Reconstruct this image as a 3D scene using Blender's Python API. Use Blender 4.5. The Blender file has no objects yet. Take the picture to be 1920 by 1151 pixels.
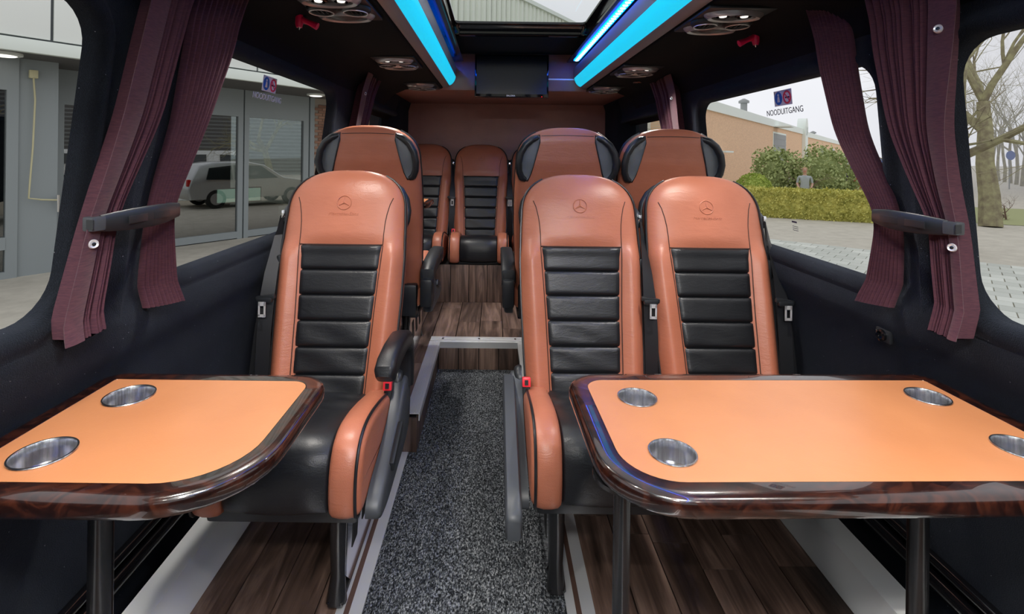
import bpy, bmesh, math, random
from mathutils import Vector, Matrix, Euler
random.seed(7)
sc = bpy.context.scene
COL = sc.collection
PI = math.pi

# ------------------------------------------------------------------ camera
CAM_H = 1.23
cam_d = bpy.data.cameras.new('camera'); cam = bpy.data.objects.new('camera', cam_d); COL.objects.link(cam)
cam.location = (0, 0, CAM_H)
cam.rotation_euler = (Matrix.Rotation(PI/2, 3, 'X') @ Matrix.Rotation(0.012, 3, 'Z')).to_euler()
cam_d.sensor_fit = 'HORIZONTAL'; cam_d.sensor_width = 36.0
cam_d.lens = 36.0*950/1920
cam_d.shift_x = (960-926)/1920; cam_d.shift_y = -(575.5-289)/1920
cam_d.clip_start = 0.02; cam_d.clip_end = 400
sc.camera = cam

# ------------------------------------------------------------------ overcast sky
w = bpy.data.worlds.new('world'); sc.world = w; w.use_nodes = True
nt = w.node_tree; nt.nodes.clear()
wo = nt.nodes.new('ShaderNodeOutputWorld'); wb = nt.nodes.new('ShaderNodeBackground')
tc = nt.nodes.new('ShaderNodeTexCoord'); nz = nt.nodes.new('ShaderNodeTexNoise'); nz.inputs['Scale'].default_value = 2.2
nz.inputs['Detail'].default_value = 3
rp = nt.nodes.new('ShaderNodeValToRGB')
rp.color_ramp.elements[0].color = (0.70, 0.71, 0.75, 1); rp.color_ramp.elements[0].position = .3
rp.color_ramp.elements[1].color = (0.86, 0.87, 0.90, 1); rp.color_ramp.elements[1].position = .7
nt.links.new(tc.outputs['Generated'], nz.inputs['Vector']); nt.links.new(nz.outputs['Fac'], rp.inputs['Fac'])
nt.links.new(rp.outputs['Color'], wb.inputs['Color']); wb.inputs['Strength'].default_value = 1.15
nt.links.new(wb.outputs['Background'], wo.inputs['Surface'])

sc.view_settings.view_transform = 'Standard'
try: sc.view_settings.look = 'None'
except Exception: pass
sc.view_settings.exposure = 0.0; sc.view_settings.gamma = 1.0; sc.view_settings.use_curve_mapping = False
sc.cycles.max_bounces = 10; sc.cycles.transparent_max_bounces = 16
sc.cycles.diffuse_bounces = 5; sc.cycles.glossy_bounces = 4
sc.cycles.sample_clamp_indirect = 6.0
sc.cycles.caustics_reflective = False; sc.cycles.caustics_refractive = False
LAMP_SPOT = 4.2      # each reading lamp in the overhead service panels, W
LAMP_FILL = 23.0     # each added cabin fill lamp, W

# ------------------------------------------------------------------ materials
MATS = {}
def mat(name, color, rough=.5, metal=0., spec=.5, coat=0., sheen=0., emit=None, estr=0.):
    m = bpy.data.materials.new(name); m.use_nodes = True
    b = m.node_tree.nodes['Principled BSDF']
    b.inputs['Base Color'].default_value = (*color, 1); b.inputs['Roughness'].default_value = rough
    b.inputs['Metallic'].default_value = metal; b.inputs['Specular IOR Level'].default_value = spec
    b.inputs['Coat Weight'].default_value = coat; b.inputs['Coat Roughness'].default_value = .03
    b.inputs['Sheen Weight'].default_value = sheen; b.inputs['Sheen Roughness'].default_value = .5
    if emit: b.inputs['Emission Color'].default_value = (*emit, 1); b.inputs['Emission Strength'].default_value = estr
    MATS[name] = m
    return m
def N(m, t, **kw):
    n = m.node_tree.nodes.new(t)
    for k, v in kw.items():
        if k in n.inputs: n.inputs[k].default_value = v
        else: setattr(n, k, v)
    return n
def L(m, a, b): m.node_tree.links.new(a, b)
def BS(m): return m.node_tree.nodes['Principled BSDF']
def coords(m, scale=(1, 1, 1), kind='Object', rand=False):
    t = N(m, 'ShaderNodeTexCoord'); mp = N(m, 'ShaderNodeMapping'); mp.inputs['Scale'].default_value = scale
    L(m, t.outputs[kind], mp.inputs['Vector'])
    if rand:
        oi = N(m, 'ShaderNodeObjectInfo'); ml = N(m, 'ShaderNodeMath', operation='MULTIPLY'); ml.inputs[1].default_value = 37.
        cb = N(m, 'ShaderNodeCombineXYZ'); L(m, oi.outputs['Random'], ml.inputs[0])
        for i in range(3): L(m, ml.outputs[0], cb.inputs[i])
        L(m, cb.outputs[0], mp.inputs['Location'])
    return mp.outputs['Vector']
def ramp(m, src, stops):
    r = N(m, 'ShaderNodeValToRGB'); e = r.color_ramp.elements
    while len(e) < len(stops): e.new(.5)
    for i, (p, c) in enumerate(stops): e[i].position = p; e[i].color = (*c, 1)
    L(m, src, r.inputs['Fac']); return r.outputs['Color']
def noise(m, vec, scale, detail=4, rough=.55, dist=0):
    n = N(m, 'ShaderNodeTexNoise'); n.inputs['Scale'].default_value = scale; n.inputs['Detail'].default_value = detail
    n.inputs['Roughness'].default_value = rough; n.inputs['Distortion'].default_value = dist
    L(m, vec, n.inputs['Vector']); return n.outputs['Fac']
def bump(m, src, strength=.2, dist=.01):
    b = N(m, 'ShaderNodeBump'); b.inputs['Strength'].default_value = strength; b.inputs['Distance'].default_value = dist
    L(m, src, b.inputs['Height']); L(m, b.outputs['Normal'], BS(m).inputs['Normal']); return b

def leather(name, c1, c2, rough, spec=.5, bs=.12):
    m = mat(name, c1, rough, spec=spec); v = coords(m)
    L(m, ramp(m, noise(m, v, 6, 3), [(.3, c1), (.7, c2)]), BS(m).inputs['Base Color'])
    vo = N(m, 'ShaderNodeTexVoronoi'); vo.inputs['Scale'].default_value = 380; L(m, v, vo.inputs['Vector'])
    wr = noise(m, coords(m, (4, 4, 14)), 3.2, 3, .6, 1.2)
    ad = N(m, 'ShaderNodeMath', operation='MULTIPLY_ADD'); ad.inputs[1].default_value = 6.
    L(m, wr, ad.inputs[0]); L(m, vo.outputs['Distance'], ad.inputs[2])
    bump(m, ad.outputs[0], bs, .0016)
    return m
leather('tan_leather', (.40, .132, .074), (.46, .158, .092), .38)
leather('black_leather', (.007, .0078, .010), (.012, .013, .0155), .39, .5)
leather('table_leather', (.455, .182, .076), (.51, .210, .090), .33, .4, .05)
leather('wall_leather', (.32, .165, .145), (.38, .200, .170), .45, .45)
mat('seam_thread', (.045, .016, .010), .7)
mat('piping_black', (.012, .012, .014), .35)
mat('black_plastic', (.016, .018, .021), .38)
mat('grey_plastic', (.045, .050, .058), .45)
mat('handle_plate', (.12, .135, .15), .4)
mat('black_gloss', (.004, .004, .005), .08, spec=.6)
mat('black_rubber', (.006, .006, .007), .6)
mat('black_metal', (.010, .010, .011), .22, spec=.6)
mat('rail_brown', (.075, .040, .030), .6)
mat('chrome', (.78, .78, .80), .12, 1.)
mat('aluminium', (.74, .75, .77), .42, .55)
mat('white_metal', (.62, .63, .64), .38)
mat('ring_grey', (.42, .42, .44), .3, .6)
mat('housing_grey', (.30, .31, .35), .38)
mat('hammer_red', (.72, .01, .08), .35)
mat('buckle_red', (.85, .03, .05), .3)
mat('webbing', (.008, .009, .012), .55, sheen=.04)
mat('belt_metal', (.80, .80, .82), .25, .45)
mat('silver_ring', (.80, .80, .82), .3, .5)
m = mat('brushed_steel', (.60, .61, .64), .24, 1.); v = coords(m, (1, 1, .01))
L(m, ramp(m, noise(m, coords(m, (70, 70, .6)), 4, 2), [(.35, (.60, .61, .64)), (.65, (.92, .93, .95))]), BS(m).inputs['Base Color'])
# burl wood with lacquer
m = mat('burl_wood', (.05, .012, .006), .25, coat=1.0); v = coords(m, (1, 1, 1))
n1 = noise(m, v, 14, 8, .65, 2.5)
L(m, ramp(m, n1, [(.30, (.003, .001, .0008)), (.48, (.014, .0036, .0022)), (.62, (.045, .0115, .0055)), (.8, (.012, .0033, .002))]), BS(m).inputs['Base Color'])
BS(m).inputs['Coat Roughness'].default_value = .015
# felt lining of the walls: navy black pile with stray lint
m = mat('felt', (.006, .008, .012), .95, spec=.15, sheen=.10); v = coords(m)
BS(m).inputs['Sheen Tint'].default_value = (.62, .74, 1, 1)
n1 = noise(m, v, 420, 3, .8); n2 = noise(m, v, 30, 3)
n3 = noise(m, v, 11, 4, .7)
c = ramp(m, n1, [(.35, (.0009, .0012, .0019)), (.62, (.0050, .0061, .0086)), (.82, (.050, .056, .066))])
hs = N(m, 'ShaderNodeHueSaturation'); mr = N(m, 'ShaderNodeMapRange'); mr.inputs['From Min'].default_value = .3; mr.inputs['From Max'].default_value = .7; mr.inputs['To Min'].default_value = .55; mr.inputs['To Max'].default_value = 1.7
L(m, n3, mr.inputs['Value']); L(m, mr.outputs['Result'], hs.inputs['Value']); L(m, c, hs.inputs['Color'])
vo = N(m, 'ShaderNodeTexVoronoi'); vo.inputs['Scale'].default_value = 42; vo.inputs['Randomness'].default_value = 1.; L(m, v, vo.inputs['Vector'])
lt_ = N(m, 'ShaderNodeMath', operation='LESS_THAN'); lt_.inputs[1].default_value = .045; L(m, vo.outputs['Distance'], lt_.inputs[0])
mxl = N(m, 'ShaderNodeMix', data_type='RGBA'); L(m, lt_.outputs[0], mxl.inputs['Factor']); L(m, hs.outputs['Color'], mxl.inputs['A']); mxl.inputs['B'].default_value = (.22, .23, .25, 1)
L(m, mxl.outputs['Result'], BS(m).inputs['Base Color'])
ad = N(m, 'ShaderNodeMath', operation='MULTIPLY_ADD'); ad.inputs[1].default_value = .25
L(m, n2, ad.inputs[0]); L(m, n1, ad.inputs[2]); bump(m, ad.outputs[0], .9, .0035)
m = mat('headliner', (.0018, .0020, .0038), .9, spec=.10, sheen=.05); v = coords(m); bump(m, noise(m, v, 300, 2), .3, .002)
# aisle carpet
m = mat('aisle_carpet', (.05, .055, .06), .95, spec=.15); v = coords(m)
mp = N(m, 'ShaderNodeMapping'); mp.inputs['Scale'].default_value = (1, .55, 1); L(m, v, mp.inputs['Vector'])
n1 = noise(m, mp.outputs['Vector'], 250, 2, .7)
L(m, ramp(m, n1, [(.38, (.006, .007, .009)), (.50, (.060, .066, .074)), (.60, (.22, .235, .255)), (.74, (.50, .51, .52))]), BS(m).inputs['Base Color'])
wv = N(m, 'ShaderNodeTexWave'); wv.inputs['Scale'].default_value = 70; wv.bands_direction = 'X'; L(m, v, wv.inputs['Vector'])
ad = N(m, 'ShaderNodeMath', operation='MULTIPLY_ADD'); ad.inputs[1].default_value = .35
L(m, wv.outputs['Fac'], ad.inputs[0]); L(m, n1, ad.inputs[2]); bump(m, ad.outputs[0], .9, .006)
# walnut planks
def wood(name, cs, rough=.42, ax=1):
    m = mat(name, cs[1], rough); s = [15, 15, 15]; s[ax] = 1.5
    v = coords(m, tuple(s), rand=True)
    n1 = noise(m, v, 1.0, 7, .62, 1.6)
    s2 = [90, 90, 90]; s2[ax] = 3
    n2 = noise(m, coords(m, tuple(s2), rand=True), 1.4, 3, .6, .3)
    mx = N(m, 'ShaderNodeMath', operation='MULTIPLY_ADD'); mx.inputs[1].default_value = .28
    L(m, n2, mx.inputs[0])
    sb = N(m, 'ShaderNodeMath', operation='SUBTRACT'); L(m, n1, sb.inputs[0]); sb.inputs[1].default_value = .13
    L(m, sb.outputs[0], mx.inputs[2])
    col = ramp(m, mx.outputs[0], [(.30, cs[0]), (.52, cs[1]), (.75, cs[2])])
    oi = N(m, 'ShaderNodeObjectInfo'); hs = N(m, 'ShaderNodeHueSaturation'); mr = N(m, 'ShaderNodeMapRange')
    mr.inputs['To Min'].default_value = .72; mr.inputs['To Max'].default_value = 1.25
    L(m, oi.outputs['Random'], mr.inputs['Value']); L(m, mr.outputs['Result'], hs.inputs['Value']); L(m, col, hs.inputs['Color'])
    L(m, hs.outputs['Color'], BS(m).inputs['Base Color']); bump(m, n2, .15, .001)
    return m
wood('walnut', ((.026, .016, .012), (.110, .068, .053), (.25, .165, .130)))
wood('walnut_upright', ((.026, .016, .012), (.110, .068, .053), (.25, .165, .130)), ax=2)
# plum curtain cloth
m = mat('curtain_cloth', (.17, .062, .066), .8, spec=.2, sheen=.18)
L(m, ramp(m, noise(m, coords(m, (60, 60, 500)), 1, 2), [(.3, (.052, .017, .029)), (.7, (.085, .030, .041))]), BS(m).inputs['Base Color'])
# lamps
def emission(name, color, s):
    m = mat(name, color, .4, emit=color, estr=s); return m
emission('blue_diffuser', (.012, .58, .83), .92)
emission('led_white', (.55, .88, 1.0), 2.6)
emission('led_blue', (.0, .10, 1.0), 24.0)
emission('warm_lamp', (1.0, .95, .86), 1.6)
emission('red_led', (1., .02, .02), 2.)
# glass
def glass(name, tint, refl_min, rough=0.0, ior=1.0):
    m = bpy.data.materials.new(name); m.use_nodes = True; m.node_tree.nodes.clear()
    o = N(m, 'ShaderNodeOutputMaterial'); t = N(m, 'ShaderNodeBsdfTransparent'); t.inputs['Color'].default_value = (*tint, 1)
    g = N(m, 'ShaderNodeBsdfGlossy'); g.inputs['Roughness'].default_value = rough
    ge = N(m, 'ShaderNodeNewGeometry'); dt = N(m, 'ShaderNodeVectorMath', operation='DOT_PRODUCT'); ab = N(m, 'ShaderNodeMath', operation='ABSOLUTE')
    L(m, ge.outputs['Normal'], dt.inputs[0]); L(m, ge.outputs['Incoming'], dt.inputs[1]); L(m, dt.outputs['Value'], ab.inputs[0])
    om = N(m, 'ShaderNodeMath', operation='SUBTRACT'); om.inputs[0].default_value = 1.; L(m, ab.outputs[0], om.inputs[1])
    pw_ = N(m, 'ShaderNodeMath', operation='POWER'); pw_.inputs[1].default_value = 5.; L(m, om.outputs[0], pw_.inputs[0])
    mx = N(m, 'ShaderNodeMixShader'); mm = N(m, 'ShaderNodeMath', operation='MULTIPLY_ADD'); mm.inputs[1].default_value = ior-refl_min; mm.inputs[2].default_value = refl_min
    L(m, pw_.outputs[0], mm.inputs[0]); L(m, mm.outputs[0], mx.inputs[0]); L(m, t.outputs[0], mx.inputs[1]); L(m, g.outputs[0], mx.inputs[2])
    L(m, mx.outputs[0], o.inputs['Surface']); MATS[name] = m; return m
glass('van_glass', (.93, .96, .95), .03, ior=.6)
glass('door_glass', (.50, .55, .54), .36)
glass('shop_glass', (.55, .60, .60), .18)
# screen
m = mat('tv_screen', (.004, .006, .007), .18, spec=.28)
# outdoor
m = mat('asphalt', (.30, .285, .25), .95); v = coords(m)
L(m, ramp(m, noise(m, v, 3, 6, .7), [(.3, (.46, .43, .36)), (.7, (.60, .565, .48))]), BS(m).inputs['Base Color'])
m = mat('paver', (.42, .44, .40), .9); oi = N(m, 'ShaderNodeObjectInfo')
L(m, ramp(m, oi.outputs['Random'], [(0, (.50, .52, .47)), (1, (.66, .68, .62))]), BS(m).inputs['Base Color'])
mat('paver_stuff', (.58, .60, .545), .9)
mat('verge_soil', (.42, .37, .28), .95)
m = mat('grass', (.34, .36, .17), .95)
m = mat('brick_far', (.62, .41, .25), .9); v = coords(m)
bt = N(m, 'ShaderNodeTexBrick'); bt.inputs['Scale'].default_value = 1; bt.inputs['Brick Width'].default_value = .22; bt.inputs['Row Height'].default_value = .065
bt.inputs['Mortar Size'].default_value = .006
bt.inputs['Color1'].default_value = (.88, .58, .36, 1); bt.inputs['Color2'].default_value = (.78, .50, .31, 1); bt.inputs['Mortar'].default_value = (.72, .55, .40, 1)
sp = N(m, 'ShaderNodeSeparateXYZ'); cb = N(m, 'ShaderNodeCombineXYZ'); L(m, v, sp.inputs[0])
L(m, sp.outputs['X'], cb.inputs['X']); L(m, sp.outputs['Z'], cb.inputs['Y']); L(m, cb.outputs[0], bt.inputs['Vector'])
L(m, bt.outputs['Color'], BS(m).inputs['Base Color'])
m = mat('brick_red', (.30, .155, .10), .9); oi = N(m, 'ShaderNodeObjectInfo')
L(m, ramp(m, oi.outputs['Random'], [(0, (.26, .135, .09)), (1, (.40, .23, .16))]), BS(m).inputs['Base Color'])
mat('mortar', (.36, .31, .26), .95)
mat('white_panel', (.86, .89, .85), .5)
mat('white_fascia', (.82, .88, .82), .6)
mat('cladding', (.82, .86, .76), .5)
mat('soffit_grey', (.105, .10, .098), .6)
mat('frame_grey', (.30, .335, .345), .45)
mat('frame_dark', (.10, .11, .12), .45)
mat('room_dark', (.03, .035, .034), .8)
mat('paper_screen', (.6, .8, .66), .5, emit=(.55, .78, .62), estr=1.1)
mat('sign_blue', (.02, .07, .14), .4)
mat('sign_yellow', (.75, .45, .03), .5)
mat('louvre_grey', (.30, .31, .31), .6)
m = mat('bark', (.16, .135, .09), .95); v = coords(m)
L(m, ramp(m, noise(m, v, 5, 5), [(.35, (.20, .165, .11)), (.65, (.36, .34, .19))]), BS(m).inputs['Base Color'])
mat('twig', (.20, .13, .10), .95)
def leafmat(name, a, b):
    m = mat(name, a, .8, spec=.2); v = coords(m)
    L(m, ramp(m, noise(m, v, 6, 4, .7), [(.3, a), (.7, b)]), BS(m).inputs['Base Color']); return m
leafmat('hedge_leaf', (.34, .35, .08), (.80, .74, .22))
leafmat('bush_leaf', (.26, .33, .12), (.55, .60, .28))
leafmat('topiary_leaf', (.28, .40, .07), (.58, .64, .17))
mat('car_silver', (.50, .52, .53), .25, .4, coat=.6)
mat('car_white', (.78, .79, .78), .3, coat=.5)
mat('car_orange', (.78, .14, .06), .3, coat=.5)
mat('car_blue', (.03, .10, .42), .35, coat=.5)
mat('car_glass', (.015, .02, .022), .06, spec=.8)
mat('tyre', (.012, .012, .012), .8)
mat('hub', (.4, .4, .42), .35, .8)
mat('tail_light', (.6, .02, .02), .25)
mat('bin_grey', (.09, .10, .11), .6)
mat('skin', (.55, .33, .24), .6); mat('shirt', (.40, .44, .46), .8); mat('hair', (.42, .27, .13), .7); mat('trouser', (.55, .58, .62), .8)
mat('decal_blue', (.03, .16, .62), .4); mat('decal_white', (.80, .80, .88), .5); mat('decal_red', (.75, .05, .12), .4); mat('decal_ink', (.02, .02, .05), .5)
mat('decal_lilac', (.60, .62, .80), .5)
mat('print_white', (.75, .75, .75), .5, emit=(.7, .7, .7), estr=.3)
mat('yellow_hose', (.62, .58, .36), .5)

# ------------------------------------------------------------------ mesh helpers
class MB:
    def __init__(s): s.v = []; s.f = []; s.sm = []
    def add(s, vs, fs, smooth=True):
        o = len(s.v); s.v += [tuple(p) for p in vs]; s.f += [tuple(i+o for i in f) for f in fs]; s.sm += [smooth]*len(fs); return s
    def box(s, c, d, rot=None, bev=0.0):
        x, y, z = d[0]/2, d[1]/2, d[2]/2
        if bev <= 0:
            vs = [Vector((i*x, j*y, k*z)) for i in (-1, 1) for j in (-1, 1) for k in (-1, 1)]
            fs = [(0, 1, 3, 2), (4, 6, 7, 5), (0, 4, 5, 1), (2, 3, 7, 6), (0, 2, 6, 4), (1, 5, 7, 3)]
            sm = False
        else:
            b = min(bev, x*.99, y*.99, z*.99)
            bm = bmesh.new(); bmesh.ops.create_cube(bm, size=1)
            for q in bm.verts: q.co = Vector((q.co.x*d[0], q.co.y*d[1], q.co.z*d[2]))
            bmesh.ops.bevel(bm, geom=bm.edges[:], offset=b, segments=2, affect='EDGES', profile=.6)
            bm.verts.ensure_lookup_table()
            vs = [q.co.copy() for q in bm.verts]; fs = [[q.index for q in f.verts] for f in bm.faces]; bm.free(); sm = True
        if rot is not None:
            R = rot if isinstance(rot, Matrix) else Euler(rot).to_matrix()
            vs = [R @ p for p in vs]
        c = Vector(c)
        return s.add([p+c for p in vs], fs, sm)
    def tube(s, pts, r, n=8, closed=False, cap=True, flat=None):
        pts = [Vector(p) for p in pts]; N_ = len(pts)
        rs = r if isinstance(r, (list, tuple)) else [r]*N_
        vs, fs = [], []; up = None
        for i, p in enumerate(pts):
            a = pts[(i-1) % N_] if (closed or i > 0) else p
            b = pts[(i+1) % N_] if (closed or i < N_-1) else p
            t = (b-a)
            if t.length < 1e-9: t = Vector((0, 0, 1))
            t.normalize()
            if up is None:
                up = Vector((0, 0, 1)) if abs(t.z) < .9 else Vector((0, 1, 0))
            u = (up - t*up.dot(t))
            if u.length < 1e-6: u = t.orthogonal()
            u.normalize(); up = u; q = t.cross(u)
            for k in range(n):
                an = 2*PI*k/n
                fx, fy = (1, 1) if flat is None else flat
                vs.append(p + (u*math.cos(an)*fx + q*math.sin(an)*fy)*rs[i])
        M = N_ if closed else N_-1
        for i in range(M):
            for k in range(n):
                j = (i+1) % N_
                fs.append((i*n+k, i*n+(k+1) % n, j*n+(k+1) % n, j*n+k))
        if cap and not closed:
            fs.append(tuple(range(n-1, -1, -1))); fs.append(tuple((N_-1)*n+k for k in range(n)))
        return s.add(vs, fs)
    def lathe(s, prof, c=(0, 0, 0), n=24, rot=None, closed_ends=True, sx=1, sy=1):
        vs, fs = [], []
        for (r, z) in prof:
            for k in range(n):
                a = 2*PI*k/n; vs.append(Vector((r*math.cos(a)*sx, r*math.sin(a)*sy, z)))
        for i in range(len(prof)-1):
            for k in range(n): fs.append((i*n+k, i*n+(k+1) % n, (i+1)*n+(k+1) % n, (i+1)*n+k))
        if closed_ends:
            fs.append(tuple(range(n-1, -1, -1))); fs.append(tuple((len(prof)-1)*n+k for k in range(n)))
        if rot is not None:
            R = rot if isinstance(rot, Matrix) else Euler(rot).to_matrix()
            vs = [R @ p for p in vs]
        c = Vector(c)
        return s.add([p+c for p in vs], fs)
    def loft(s, rings, closed=True, cap=True, smooth=True):
        n = len(rings[0]); vs = [p for r in rings for p in r]; fs = []
        K = n if closed else n-1
        for i in range(len(rings)-1):
            for k in range(K): fs.append((i*n+k, i*n+(k+1) % n, (i+1)*n+(k+1) % n, (i+1)*n+k))
        if cap and closed:
            fs.append(tuple(range(n-1, -1, -1))); fs.append(tuple((len(rings)-1)*n+k for k in range(n)))
        return s.add(vs, fs, smooth)
    def grid(s, fn, nu, nv, smooth=True):
        vs = [fn(i/nu, j/nv) for j in range(nv+1) for i in range(nu+1)]
        fs = [(j*(nu+1)+i, j*(nu+1)+i+1, (j+1)*(nu+1)+i+1, (j+1)*(nu+1)+i) for j in range(nv) for i in range(nu)]
        return s.add(vs, fs, smooth)
    def mesh(s, name, m, recalc=True):
        me = bpy.data.meshes.new(name); me.from_pydata(s.v, [], s.f)
        me.polygons.foreach_set('use_smooth', s.sm)
        if recalc:
            bm = bmesh.new(); bm.from_mesh(me); bmesh.ops.recalc_face_normals(bm, faces=bm.faces[:]); bm.to_mesh(me); bm.free()
        try: me.set_sharp_from_angle(angle=math.radians(48))
        except Exception: pass
        me.materials.append(MATS[m]); me.update(); return me
    def build(s, name, m, parent=None, recalc=True): return obj(name, s.mesh(name, m, recalc), parent)
def obj(name, me, parent=None, loc=None, rot=None):
    o = bpy.data.objects.new(name, me); COL.objects.link(o)
    if parent is not None: o.parent = parent
    if loc is not None: o.location = loc
    if rot is not None: o.rotation_euler = rot
    return o
def tag(o, label, cat, group=None):
    o['label'] = label; o['category'] = cat
    if group: o['group'] = group
    return o
def thing(name, label, cat, loc=(0, 0, 0), rz=0, group=None):
    o = obj(name, None, None, loc, (0, 0, rz)); o.empty_display_size = .1
    return tag(o, label, cat, group)
def struct(o): o['kind'] = 'structure'; return o
def sroot(name, loc=(0, 0, 0), rz=0): return struct(obj(name, None, None, loc, (0, 0, rz)))
def text_mesh(txt, size, m, extrude=0.0, align='CENTER', shear=0.0, name='lettering', offset=0.0):
    cu = bpy.data.curves.new('txt', 'FONT'); cu.body = txt; cu.size = size; cu.extrude = extrude; cu.align_x = align; cu.align_y = 'CENTER'
    cu.shear = shear; cu.resolution_u = 3; cu.offset = offset
    t = bpy.data.objects.new('txt', cu); COL.objects.link(t)
    dg = bpy.context.evaluated_depsgraph_get(); me = bpy.data.meshes.new_from_object(t.evaluated_get(dg))
    bpy.data.objects.remove(t); bpy.data.curves.remove(cu)
    me.name = name; me.materials.clear(); me.materials.append(MATS[m]); return me
def rrect(cx, cy, w, h, r, k=8):
    """rounded rectangle; r scalar or 4 radii in order (+x+y),(-x+y),(-x-y),(+x-y)"""
    rs = r if isinstance(r, (list, tuple)) else [r]*4
    pts = []
    for q, (sx, sy) in enumerate(((1, 1), (-1, 1), (-1, -1), (1, -1))):
        rr = rs[q]; ox, oy = cx+sx*(w/2-rr), cy+sy*(h/2-rr)
        for i in range(k+1):
            a = q*PI/2 + i/k*PI/2; pts.append((ox+rr*math.cos(a), oy+rr*math.sin(a)))
    return pts
def lerp(a, b, t): return a+(b-a)*t
def interp(tab, x):
    if x <= tab[0][0]: return tab[0][1]
    for (a, b), (c, d) in zip(tab, tab[1:]):
        if x <= c:
            t = (x-a)/(c-a); t = t*t*(3-2*t) if False else t
            return b+(d-b)*t
    return tab[-1][1]

# ================================================================== THE VAN SHELL
Y0, Y1 = -1.55, 4.5            # front and rear ends of the cabin
CX = .13                       # centre line of the roof fittings
PLAT = .16                     # raised rear platform
STEP_Y = 2.88; PLAT_Y = 2.08; BENCH_Y = 3.66; BENCH_Z = .43
AL, AR = -.335, .21            # aisle carpet edges
PL, PR = -.30, .155            # raised platform edges beside the aisle
# inner face of the walls, x as a function of z
def XL(z): return interp([(0, -.96), (.12, -.955), (.50, -.925), (.62, -.895), (.72, -.868), (.79, -.838), (.84, -.834), (.87, -.842), (.895, -.848), (.91, -.85), (1.56, -.769), (1.62, -.755), (1.70, -.73)], z)
def XR(z): return interp([(0, 1.17), (.12, 1.165), (.50, 1.135), (.62, 1.105), (.72, 1.078), (.79, 1.046), (.84, 1.042), (.87, 1.05), (.895, 1.057), (.91, 1.06), (1.56, .994), (1.62, .98), (1.70, .955)], z)
def build_wall(side):
    X = XL if side < 0 else XR
    inw = -side                                     # direction towards the cabin
    mb = MB()
    zt = 1.70; zb0, zb1 = .85, 1.575
    if side < 0: wins = [(-1.55, 1.14, -.45, 1.0), (1.14, 2.74, 1.29, 2.45), (2.74, 4.5, 3.05, 4.02)]; z0, z1 = .905, 1.515
    else: wins = [(-1.55, 1.23, -.45, 1.125), (1.23, 2.70, 1.335, 2.49), (2.70, 4.5, 3.0, 3.98)]; z0, z1 = .893, 1.488
    zs = [0, .06, .12, .25, .4, .5, .56, .62, .67, .72, .75, .79, .815, .84, .85]
    for a, b in ((zs, None), ([zb1, 1.60, 1.62, 1.65, 1.70], None)):
        mb.grid(lambda u, v, a=a: (X(a[round(v*(len(a)-1))]), lerp(Y0, Y1, u), a[round(v*(len(a)-1))]), 24, len(a)-1)
    panes = []
    for (ya, yb, h0, h1) in wins:
        k = 7
        outer = rrect((ya+yb)/2, (zb0+zb1)/2, yb-ya, zb1-zb0, .0005, k)
        def hole(d): return rrect((h0+h1)/2, (z0+z1)/2, h1-h0+2*d, z1-z0+2*d, .085+d, k)
        lip = hole(.048)
        rings = []
        for f in (0, .3, .6, .85, 1):
            rings.append([(X(lerp(o[1], l[1], f)), lerp(o[0], l[0], f), lerp(o[1], l[1], f)) for o, l in zip(outer, lip)])
        for d, off in ((.036, .008), (.024, .015), (.012, .014), (.003, .006), (0, -.006), (-.001, -.03)):
            rings.append([(X(p[1])+inw*off, p[0], p[1]) for p in hole(d)])
        mb.loft(rings, cap=False)
        panes.append((hole, h0, h1, z0, z1, X, inw))
    # subdivide columns of the border rectangles are straight in y, fine
    return mb, panes
win_n = 0
for side, nm in ((-1, 'wall_left'), (1, 'wall_right')):
    mb, panes = build_wall(side)
    wall = struct(mb.build(nm, 'felt', recalc=False))
    for hole, h0, h1, z0, z1, X, inw in panes:
        win_n += 1
        root = sroot(f'window_{win_n}')
        fr = MB()
        fr.loft([[(X(p[1])+inw*o, p[0], p[1]) for p in hole(d)] for d, o in ((-.0005, -.008), (-.004, -.03), (-.012, -.036), (-.030, -.040), (-.032, -.044), (.02, -.046))], cap=False)
        fr.build('window_seal', 'black_rubber', root, recalc=False)
        pts = hole(.01); g = MB()
        inn = [(X(p[1])-inw*.046, p[0], p[1]) for p in pts]; out = [(X(p[1])-inw*.050, p[0], p[1]) for p in pts]
        g.add(inn, [tuple(range(len(inn)))], False)
        g.build('pane', 'van_glass', root, recalc=False)

# floor, platform, bench box
fl = MB(); fl.box((.105, .66, -.03), (2.22, 4.44, .05)); struct(fl.build('floor', 'black_rubber'))
floor = bpy.data.objects['floor']
plank_cache = {}
def plank(parent, x0, x1, y0, y1, z0, z1, m='walnut'):
    w_, l_, h_ = x1-x0-(.0042 if y0 > 2.5 else .003), y1-y0-.0018, z1-z0-(.0012 if m == 'walnut_upright' else 0)
    key = (round(w_, 3), round(l_, 3), round(h_, 3), m)
    if key not in plank_cache: plank_cache[key] = MB().box((0, 0, 0), (w_, l_, h_), bev=.0012).mesh('plank', m)
    return obj('plank', plank_cache[key], parent, ((x0+x1)/2, (y0+y1)/2, (z0+z1)/2))
def planks(parent, xa, xb, ya, yb, z, wd=.117, ln=.85, th=.008, seed=1):
    rnd = random.Random(seed); x = xa
    while x < xb-.01:
        x2 = min(x+wd, xb); y = ya - rnd.random()*ln*.8; 
        while y < yb-.005:
            y2 = min(y+ln, yb); ys = max(y, ya)
            if y2-ys > .02: plank(parent, x, x2, ys, y2, z-th, z)
            y = y2
        x = x2
planks(floor, -.93, -.405, -.4, PLAT_Y, .003, seed=3)
planks(floor, .285, 1.13, -.4, PLAT_Y, .003, seed=5)
cp = MB(); cp.box(((AL+AR)/2, .70, .004), (AR-AL, 4.34, .012), bev=.003)
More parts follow.
